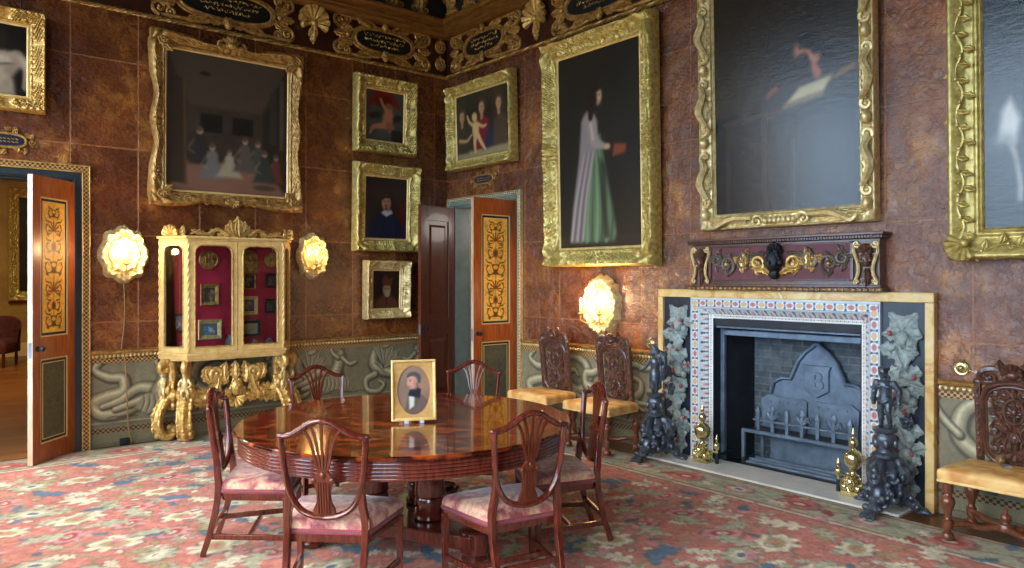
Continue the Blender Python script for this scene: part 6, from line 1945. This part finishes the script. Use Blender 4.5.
def leg_carving(ox, oy, a):
    """S-scroll leg standing in the vertical plane of heading a (outwards), with a putto on its shoulder"""
    c, s = math.cos(a), math.sin(a)
    V = lambda d, z, q=0: (ox + c * d - s * q, oy + s * d + c * q, z)
    g = MB()
    g.tube([V(x, z) for x, z in cr([(.02, .77), (-.03, .76), (-.05, .68), (-.045, .56), (-.02, .46), (.03, .38), (.085, .28), (.095, .18), (.07, .09), (.0, .045), (-.055, .07), (-.06, .12), (-.025, .135), (-.01, .105)], 5)], [.036, .046, .044, .042, .044, .05, .05, .048, .046, .044, .036, .03, .024, .02], 10, flat=1.)
    g.tube([V(.03 + .055 * (1 - t * .8) * math.cos(PI / 2 - t * 9), .71 + .055 * (1 - t * .8) * math.sin(PI / 2 - t * 9)) for t in np.linspace(0, 1, 22)], [.036, .03, .02], 8)
    path = cr([(-.045, .56), (-.02, .46), (.03, .38), (.085, .28), (.095, .18), (.07, .09), (.0, .045), (-.055, .07)], 5)
    rq = random.Random(int(ox * 50) + int(oy * 90))
    for k, (d, z) in enumerate(path):
        for q in (-1, 0, 1):
            e_ = rq.uniform(.013, .024); g.ell(V(d + .052 * rq.uniform(.6, 1.2) * (1 if q == 0 else .35), z + rq.uniform(-.01, .01), q * .056), (e_, e_, e_ * 1.25), 8, 6)
    for k in range(6): g.ell(V(-.085, .72 - .055 * k), (.024, .024, .034), 8, 6)
    for q in (-1, 1):
        g.ell(V(-.03, .44, q * .055), (.05, .05, .065), 8, 6); g.ell(V(.0, .06, q * .035), (.035, .035, .035), 8, 6); g.ell(V(.02, .50, q * .05), (.03, .03, .045), 8, 6); g.ell(V(-.04, .34, q * .03), (.035, .035, .05), 8, 6)
    g.ell(V(0, .022), (.06, .06, .022), 10, 6)
    g.v = [(x, y, max(z, .001)) for x, y, z in g.v]
    # putto
    h = MB()
    limb(h, [V(.045, .42, .02), V(.055, .47, .03), V(.04, .52, .01)], [.014, .018, .022], 8, 3); limb(h, [V(.045, .42, -.02), V(.055, .47, -.03), V(.04, .52, -.01)], [.014, .018, .022], 8, 3)
    limb(h, [V(.04, .51), V(.048, .56), V(.042, .60)], [.03, .03, .028], 8, 3)
    limb(h, [V(.04, .60, .03), V(.06, .56, .055), V(.05, .53, .04)], [.014, .012, .009], 8, 3); limb(h, [V(.04, .60, -.03), V(.06, .56, -.055), V(.05, .53, -.04)], [.014, .012, .009], 8, 3)
    h.ell(V(.045, .65), (.028, .028, .032), 10, 8); h.ell(V(.072, .648), (.007, .007, .007), 6, 5)
    return g, h
for s in (-1, 1):
    for ox, oy, a in ((CX + s * .475 - CX, -.26, math.atan2(-.9, s * .45)), (s * .61, -.13, math.atan2(-.25, s))):
        g, h = leg_carving(ox, oy, a); lg = g.build('leg', 'gilt', cab, remesh=.0042)
        h.build('putto', 'gilt_pale', lg, remesh=.005)
g = MB()
yy = .27
for s in (-1, 1):
    g.leaf(s * .43, .43, PI if s > 0 else 0, .22, .12, -s * .35, yy - .03, .06); g.leaf(s * .40, .40, (PI if s > 0 else 0) + s * .3, .2, .1, -s * .5, yy - .02, .06); g.leaf(s * .24, .40, PI / 2 + s * .9, .22, .11, -s * .9, yy, .06)
    g.scroll(s * .16, .61, .07, -PI / 2, 1.4, .026, s, yy); g.scroll(s * .09, .42, .05, PI / 2, 1.3, .02, s, yy); g.stem([(s * .44, .44, yy), (s * .34, .40, yy), (s * .22, .45, yy), (s * .17, .54, yy), (s * .22, .66, yy), (s * .28, .60, yy)], [.03, .034, .03, .03, .028, .018])
    g.leaf(s * .08, .53, PI / 2 - s * .5, .18, .1, s * .9, yy, .05); g.leaf(s * .22, .55, PI / 2 - s * .9, .14, .08, s * 1.2, yy, .05); g.leaf(s * .06, .42, -s * .4 + (0 if s > 0 else PI), .16, .09, s * .5, yy + .01, .05)
    for k in range(5): g.ell((s * (.06 + .05 * k), -yy - .02, .40 + .018 * math.sin(k * 2)), (.026, .024, .028), 8, 6)
g.leaf(0, .56, PI / 2, .15, .1, 0, yy, .05); g.mask(0, .49, .14, yy); g.shell(0, .40, .09, PI, 2 * PI, 7, .04, yy)
g.v = [(x * (1.12 if abs(x) < .3 else 1.0 + .12 * max(0, (.45 - abs(x)) / .15)), y, .50 + (z - .50) * 1.16) for x, y, z in g.v]
g.build('carved_apron', 'gilt', cab, smooth=60)

def at_cab(x, z, y=-.064): return (x, y, z)
T = Matrix.Rotation(PI / 2, 4, 'X')
for x, z, rr_, lab in ((-2.998, 1.785, .095, 'round embossed gilt medallion at top left inside the cabinet'), (-2.345, 1.795, .075, 'round gilt medallion partly behind the cabinet\'s right door stile')):
    r = empty('medallion', at_cab(x, z), (0, 0, 0), lab, 'medallion', 'gilt medallions in the cabinet')
    b = MB().lathe([(rr_, 0), (rr_, .008), (rr_ * .93, .014), (rr_ * .86, .008), (rr_ * .6, .012), (.001, .014)], 32, T)
    b.build('disc', 'gilt_dark', r)
    b = MB()
    for k in range(22): b.ell((rr_ * random.uniform(-.55, .55), -.013, rr_ * random.uniform(-.6, .6)), (.012, .007, .012), 6, 5)
    b.build('relief', 'gilt_dark', r)
r = empty('oval_plaque', at_cab(-2.578, 1.775), (0, 0, 0), 'arched gilt plaque at top right inside the cabinet', 'plaque')
MB().prism(rrect(-.085, .085, -.13, .12, .084, .01), 0, .012).build('plate', 'gilt_dark', r, smooth=30, bevel=.004)
b = MB()
for k in range(16): b.ell((random.uniform(-.05, .05), -.014, random.uniform(-.1, .07)), (.012, .006, .014), 6, 5)
b.build('relief', 'gilt', r)
def miniature(x, z, w, h, fw, mat, cols, lab, y=-.064):
    r = empty('miniature_painting', (x, y, z), (0, 0, 0), lab, 'painting', 'miniatures in the cabinet')
    frame_mesh(w, h, fw, [(0, .006), (.3, .012), (.7, .018), (.9, .02), (1, .014)], None, None, .02, 0, 8).build('frame', mat, r, smooth=30)
    p = Paint(w + .006, h + .006, .004, cols[0]); rr_ = random.Random(int(x * 99))
    for k in range(14):
        p.ell(rr_.uniform(.15, .85) * w, rr_.uniform(.1, .75) * h, rr_.uniform(.08, .2) * w, rr_.uniform(.08, .22) * h, cols[1 + k % (len(cols) - 1)], rr_.uniform(-1, 1), .4)
    p.build('canvas', 'oil', r, (-w / 2 - .003, -h / 2 - .003), -.003)
miniature(-2.988, 1.43, .105, .14, .04, 'gilt_dark', [(74, 62, 62), (128, 92, 62), (60, 66, 92), (150, 130, 110)], 'upright miniature in a wide bronzed frame, left door of the cabinet')
miniature(-2.985, 1.075, .145, .115, .045, 'gilt_pale', [(70, 116, 150), (190, 200, 204), (96, 150, 176), (150, 110, 90)], 'miniature with blue sky in a gilt frame, low in the cabinet\'s left door')
miniature(-2.578, 1.56, .10, .13, .012, 'gilt_dark', [(84, 74, 78), (120, 110, 112), (70, 60, 64), (146, 130, 116)], 'slim-framed grey miniature under the arched gilt plaque')
miniature(-2.578, 1.31, .10, .12, .038, 'gilt_paint', [(104, 96, 92), (150, 132, 120), (90, 92, 110), (170, 150, 126)], 'upright miniature in a gold frame, middle of the cabinet\'s right door')
miniature(-2.568, 1.065, .15, .11, .03, 'iron_black', [(196, 176, 138), (190, 168, 128), (202, 184, 148)], 'parchment-coloured sheet in a black frame, low in the right door')
miniature(-2.345, 1.57, .07, .11, .022, 'iron_black', [(70, 66, 66), (110, 100, 96), (84, 80, 84)], 'upper dark-framed miniature by the cabinet\'s right end')
miniature(-2.355, 1.30, .07, .11, .022, 'iron_black', [(70, 66, 66), (110, 100, 96), (84, 80, 84)], 'lower dark-framed miniature by the cabinet\'s right end')
miniature(-3.30, 1.15, .09, .14, .03, 'iron_black', [(120, 132, 140), (196, 200, 204), (70, 78, 88)], 'dark-framed miniature with pale figure behind the cabinet\'s left end glass')
def little_jar(x, y, s, lab, prof):
    o = MB().lathe([(r_ * s, z * s) for r_, z in prof], 14).build('porcelain_jar', 'porcelain', None, loc=(x, y, .894))
    tag(o, lab, 'ornament', 'small porcelain in the cabinet')
J1 = [(.3, 0), (.45, .1), (.5, .4), (.3, .8), (.2, .9), (.28, 1)]; J2 = [(.25, 0), (.2, .1), (.5, .35), (.55, .5), (.5, .5), (.1, .2)]; J3 = [(.5, 0), (.6, .2), (.5, .4), (.1, .5), (.12, .6), (.02, .65)]
for x, y, s, lab, pr_ in ((-3.24, -.16, .11, 'blue-grey jar on the cabinet floor behind the left end glass', J3), (-2.83, -.24, .13, 'tall pale jar on the cabinet floor beside the door meeting', J1), (-3.02, -.24, .055, 'tiny bowl on the cabinet floor at left', J2), (-2.95, -.22, .05, 'tiny lidded pot on the cabinet floor at left', J3), (-2.66, -.24, .06, 'tiny cup on the cabinet floor at right', J2), (-2.58, -.22, .07, 'small vase on the cabinet floor at right', J1), (-2.42, -.2, .08, 'small vase at the right end of the cabinet floor', J1)):
    little_jar(x, y, s, lab, pr_)

# armchair glimpsed in the next room
ac = empty('armchair', (-4.05, 8.5, 0), (0, 0, R(150)), 'dark red armchair glimpsed through the left-hand doorway', 'chair')
lp = loop_pts(.36, .33, .36, -.3, rad=.06)
b = MB(); cushion(b, lp, [(.98, .25), (1, .27), (1, .42), (.95, .46), (.7, .5), (.01, .5)]); b.build('seat', 'red_cloth', ac, smooth=50)
b = MB(); P = [(.38 * math.cos(t), -.02 + .36 * math.sin(t)) for t in np.linspace(PI * 1.02, PI * 1.98, 15)]
X = np.array([[x * k for x, y in P] for k in (1, 1.0, 1.06, 1.12, 1.1, 1.02)]); Y = np.array([[y * k for x, y in P] for k in (1, 1.0, 1.06, 1.12, 1.1, 1.02)]); Z = np.array([[z + (.22 * math.sin(PI * i / 14) if z > .5 else 0) for i in range(15)] for z in (.3, .45, .66, .68, .6, .3)])
b.grid(X, Y, Z); b.build('backrest', 'red_cloth', ac)
for x, y in ((-.3, .3), (.3, .3), (-.26, -.26), (.26, -.26)):
    MB().lathe([(.02, 0), (.03, .1), (.025, .25), (.035, .28)], 10, Matrix.Translation((x, y, 0))).build('leg', 'mahogany', ac)
# ================================================================== carpet
KX0, KX1, KY0, KY1 = -5.9, -.345, -7.3, -.085
cw, chh = KX1 - KX0, KY1 - KY0
RED = (194, 130, 118); SAGE = (176, 176, 152); CREAM = (218, 208, 184); BLUE = (102, 124, 144); DK = (112, 98, 94); DRED = (176, 88, 84); OLIVE = (170, 160, 120); PINK = (208, 150, 150)
p = Paint(cw, chh, .0135, RED)
BW = .46
rr = random.Random(12)
# border ground and guard lines
p.rect(cw - BW, cw, 0, chh, SAGE); p.rect(0, cw, chh - BW, chh, SAGE); p.rect(0, BW, 0, chh, SAGE); p.rect(0, cw, 0, BW, SAGE)
for d, w_, c in ((.02, .03, OLIVE), (.055, .018, DRED), (BW - .05, .02, DRED), (BW - .015, .028, CREAM), (BW + .012, .012, DK)):
    p.line([(d, d), (cw - d, d), (cw - d, chh - d), (d, chh - d), (d, d)], w_, c, .1, .85, k=0)
def palmette(x, z, s, a, c1, c2, c3, out=DK):
    p.ell(x, z, .13 * s, .09 * s, out, a, .15); p.ell(x, z, .115 * s, .076 * s, c1, a, .15)
    for k in range(8):
        b_ = a + k * PI / 4; p.ell(x + .10 * s * math.cos(b_), z + .07 * s * math.sin(b_), .035 * s, .022 * s, c1, b_, .2)
    p.ell(x, z, .07 * s, .045 * s, c2, a, .2); p.ell(x, z, .034 * s, .022 * s, c3, a, .2)
def leafc(x, z, s, a, col, bend=.5):
    pts = []; q = a; X, Z = x, z
    for k in range(5):
        pts.append((X, Z)); X += .075 * s * math.cos(q); Z += .075 * s * math.sin(q); q += bend * .5
    p.line(pts, [.02 * s, .085 * s, .095 * s, .06 * s, .01 * s], DK, .2, .75); p.line(pts, [.01 * s, .066 * s, .075 * s, .045 * s, .006 * s], col, .2)
    for k in (1, 2, 3):
        for sg in (-1, 1): p.ell(pts[k][0] + sg * .045 * s * math.cos(a + PI / 2), pts[k][1] + sg * .045 * s * math.sin(a + PI / 2), .032 * s, .02 * s, col, a + sg * .7, .2)
def vine(pts, w_, col): p.line(pts, w_, DK, .3, .45); p.line(pts, w_ * .6, col, .3, .8)
# border motifs
def border_run(x0, z0, dx, dz, ln):
    n = int(ln / .46); st = ln / n
    vine([(x0 + dx * st * (i + .5) + dz * .07 * (-1) ** i, z0 + dz * st * (i + .5) + dx * .07 * (-1) ** i) for i in range(n)], .03, OLIVE)
    for i in range(n):
        t = st * (i + .5); x, z = x0 + dx * t, z0 + dz * t
        palmette(x, z, 1.25 if i % 2 else .95, PI / 2 if dz else 0, RED if i % 2 else PINK, DRED if i % 2 else CREAM, CREAM if i % 2 else BLUE)
        for sg in (-1, 1):
            leafc(x + dx * .2 + dz * sg * .1, z + dz * .2 + dx * sg * .1, .55, rr.uniform(0, 6), (CREAM, OLIVE, BLUE, DRED)[rr.randrange(4)], rr.uniform(-.8, .8))
bm = BW / 2 + .0
border_run(cw - bm, BW, 0, 1, chh - 2 * BW); border_run(BW, chh - bm, 1, 0, cw - 2 * BW); border_run(bm, BW, 0, 1, chh - 2 * BW)
# field: repeating spray, mirrored along the length
fx0, fx1, fz0, fz1 = BW + .1, cw - BW - .1, BW + .1, chh - BW - .1
ny = 17; nxm = 12
for j in range(ny):
    for i in range(nxm):
        x = fx0 + (fx1 - fx0) * (i + .5 * (j % 2) + .25) / nxm; z = fz0 + (fz1 - fz0) * (j + .5) / ny
        x += rr.uniform(-.06, .06); z += rr.uniform(-.06, .06)
        if x > fx1: continue
        a = rr.uniform(0, PI)
        vine([(x, z), (x + .2 * math.cos(a), z + .2 * math.sin(a)), (x + .42 * math.cos(a + .5), z + .42 * math.sin(a + .5))], .022, OLIVE)
        vine([(x, z), (x - .2 * math.cos(a + .7), z - .2 * math.sin(a + .7)), (x - .38 * math.cos(a), z - .38 * math.sin(a))], .022, SAGE)
        kind = rr.randrange(5)
        if kind == 0: palmette(x, z, rr.uniform(1.0, 1.5), a, CREAM, OLIVE, RED)
        elif kind == 1: palmette(x, z, rr.uniform(.8, 1.2), a, SAGE, CREAM, BLUE)
        elif kind == 2: leafc(x, z, rr.uniform(.9, 1.3), a, BLUE, rr.uniform(-1, 1)); leafc(x, z, .8, a + 2.2, CREAM, .6)
        elif kind == 3: leafc(x, z, rr.uniform(1.0, 1.4), a, CREAM, rr.uniform(-1, 1)); leafc(x, z, .9, a + 2.6, SAGE, -.6)
        else: palmette(x, z, rr.uniform(.8, 1.1), a, PINK, DRED, CREAM); leafc(x, z, 1., a + 1.5, SAGE, .8)
        for k in range(5):
            b_ = rr.uniform(0, 6.28); d = rr.uniform(.16, .32)
            c = (CREAM, SAGE, BLUE, OLIVE, SAGE, PINK, CREAM)[rr.randrange(7)]
            if rr.random() < .65: leafc(x + d * math.cos(b_), z + d * math.sin(b_), rr.uniform(.35, .7), rr.uniform(0, 6.28), c, rr.uniform(-1.2, 1.2))
            else: p.ell(x + d * math.cos(b_), z + d * math.sin(b_), .04, .028, DK, b_, .2, .7); p.ell(x + d * math.cos(b_), z + d * math.sin(b_), .032, .02, c, b_, .2)
p.noise(.6, .06, 50); p.noise(.05, .07, 51); p.noise(.015, .10, 52)
cpt = p.build('carpet', 'woven', None, (KX0, KY0), .009, flat=True)
# a ruck where the carpet meets the wall by the cabinet, and very slight waves
me = cpt.data; co = np.empty(len(me.vertices) * 3); me.vertices.foreach_get('co', co); co = co.reshape(-1, 3)
co[:, 2] += 0
me.vertices.foreach_set('co', co.ravel()); me.update()
e = MB(); e.span((KX0, KY0, 0), (KX0 + .01, KY1, .009)); e.span((KX1 - .01, KY0, 0), (KX1, KY1, .009)); e.span((KX0, KY0, 0), (KX1, KY0 + .01, .009)); e.span((KX0, KY1 - .01, 0), (KX1, KY1, .009))
e.build('bound_edge', 'red_cloth', cpt, smooth=0)
tag(cpt, 'large faded red floral carpet with sage border covering the floor', 'carpet')

# ================================================================== light and camera
wd = bpy.data.worlds.new('sky'); S.world = wd; wd.use_nodes = True
bg = wd.node_tree.nodes['Background']; bg.inputs['Strength'].default_value = 11
nt_ = wd.node_tree; tc_ = nt_.nodes.new('ShaderNodeTexCoord'); sp_ = nt_.nodes.new('ShaderNodeSeparateXYZ'); rm_ = nt_.nodes.new('ShaderNodeValToRGB')
nt_.links.new(tc_.outputs['Generated'], sp_.inputs[0]); ma_ = nt_.nodes.new('ShaderNodeMath'); ma_.operation = 'MULTIPLY_ADD'; ma_.inputs[1].default_value = .5; ma_.inputs[2].default_value = .5
nt_.links.new(sp_.outputs['Z'], ma_.inputs[0]); nt_.links.new(ma_.outputs[0], rm_.inputs['Fac']); nt_.links.new(rm_.outputs['Color'], bg.inputs['Color'])
e_ = rm_.color_ramp.elements; e_[0].position = .44; e_[0].color = (.20, .21, .17, 1); e_[1].position = .9; e_[1].color = (1, .98, .95, 1)
q_ = e_.new(.49); q_.color = (.28, .46, .68, 1); q_ = e_.new(.60); q_.color = (.62, .80, 1, 1); q_ = e_.new(.70); q_.color = (.92, .96, 1, 1)
for i, (a, b_) in enumerate(WIN):
    ld = bpy.data.lights.new('window_daylight', 'AREA'); ld.shape = 'RECTANGLE'; ld.size = b_ - a; ld.size_y = 3.9; ld.cycles.is_portal = True
    lo = bpy.data.objects.new('window_daylight', ld); COL.objects.link(lo); lo.location = (-W - .32, (a + b_) / 2, 2.525); lo.rotation_euler = (0, -PI / 2, 0)
ld = bpy.data.lights.new('next_room_lamp', 'AREA'); ld.energy = 160; ld.size = 2.5; ld.color = (1, .8, .5)
lo = bpy.data.objects.new('next_room_lamp', ld); COL.objects.link(lo); lo.location = (-5, 5.5, 4.3)
ld = bpy.data.lights.new('passage_lamp', 'POINT'); ld.energy = 7; ld.color = (1, .96, .9); ld.shadow_soft_size = .2
lo = bpy.data.objects.new('passage_lamp', ld); COL.objects.link(lo); lo.location = (.75, -.78, 2.3)

cam = bpy.data.cameras.new('camera'); co_ = bpy.data.objects.new('camera', cam); COL.objects.link(co_)
cam.sensor_fit = 'HORIZONTAL'; cam.sensor_width = 36; cam.lens = 36 * 744 / 1024
cam.shift_y = -6 / 1024; cam.clip_start = .05
co_.location = (-5.487, -7.868, 1.6)
co_.rotation_euler = (PI / 2, 0, -math.atan2(.641, .767))
S.camera = co_
S.view_settings.view_transform = 'Standard'; S.view_settings.look = 'None'; S.view_settings.gamma = 1; S.view_settings.exposure = 0.42
S.view_settings.use_curve_mapping = False
S.cycles.max_bounces = 8; S.cycles.diffuse_bounces = 5; S.cycles.glossy_bounces = 4; S.cycles.transparent_max_bounces = 12
S.cycles.sample_clamp_indirect = 6; S.cycles.caustics_reflective = False; S.cycles.caustics_refractive = False
S.cycles.use_denoising = True
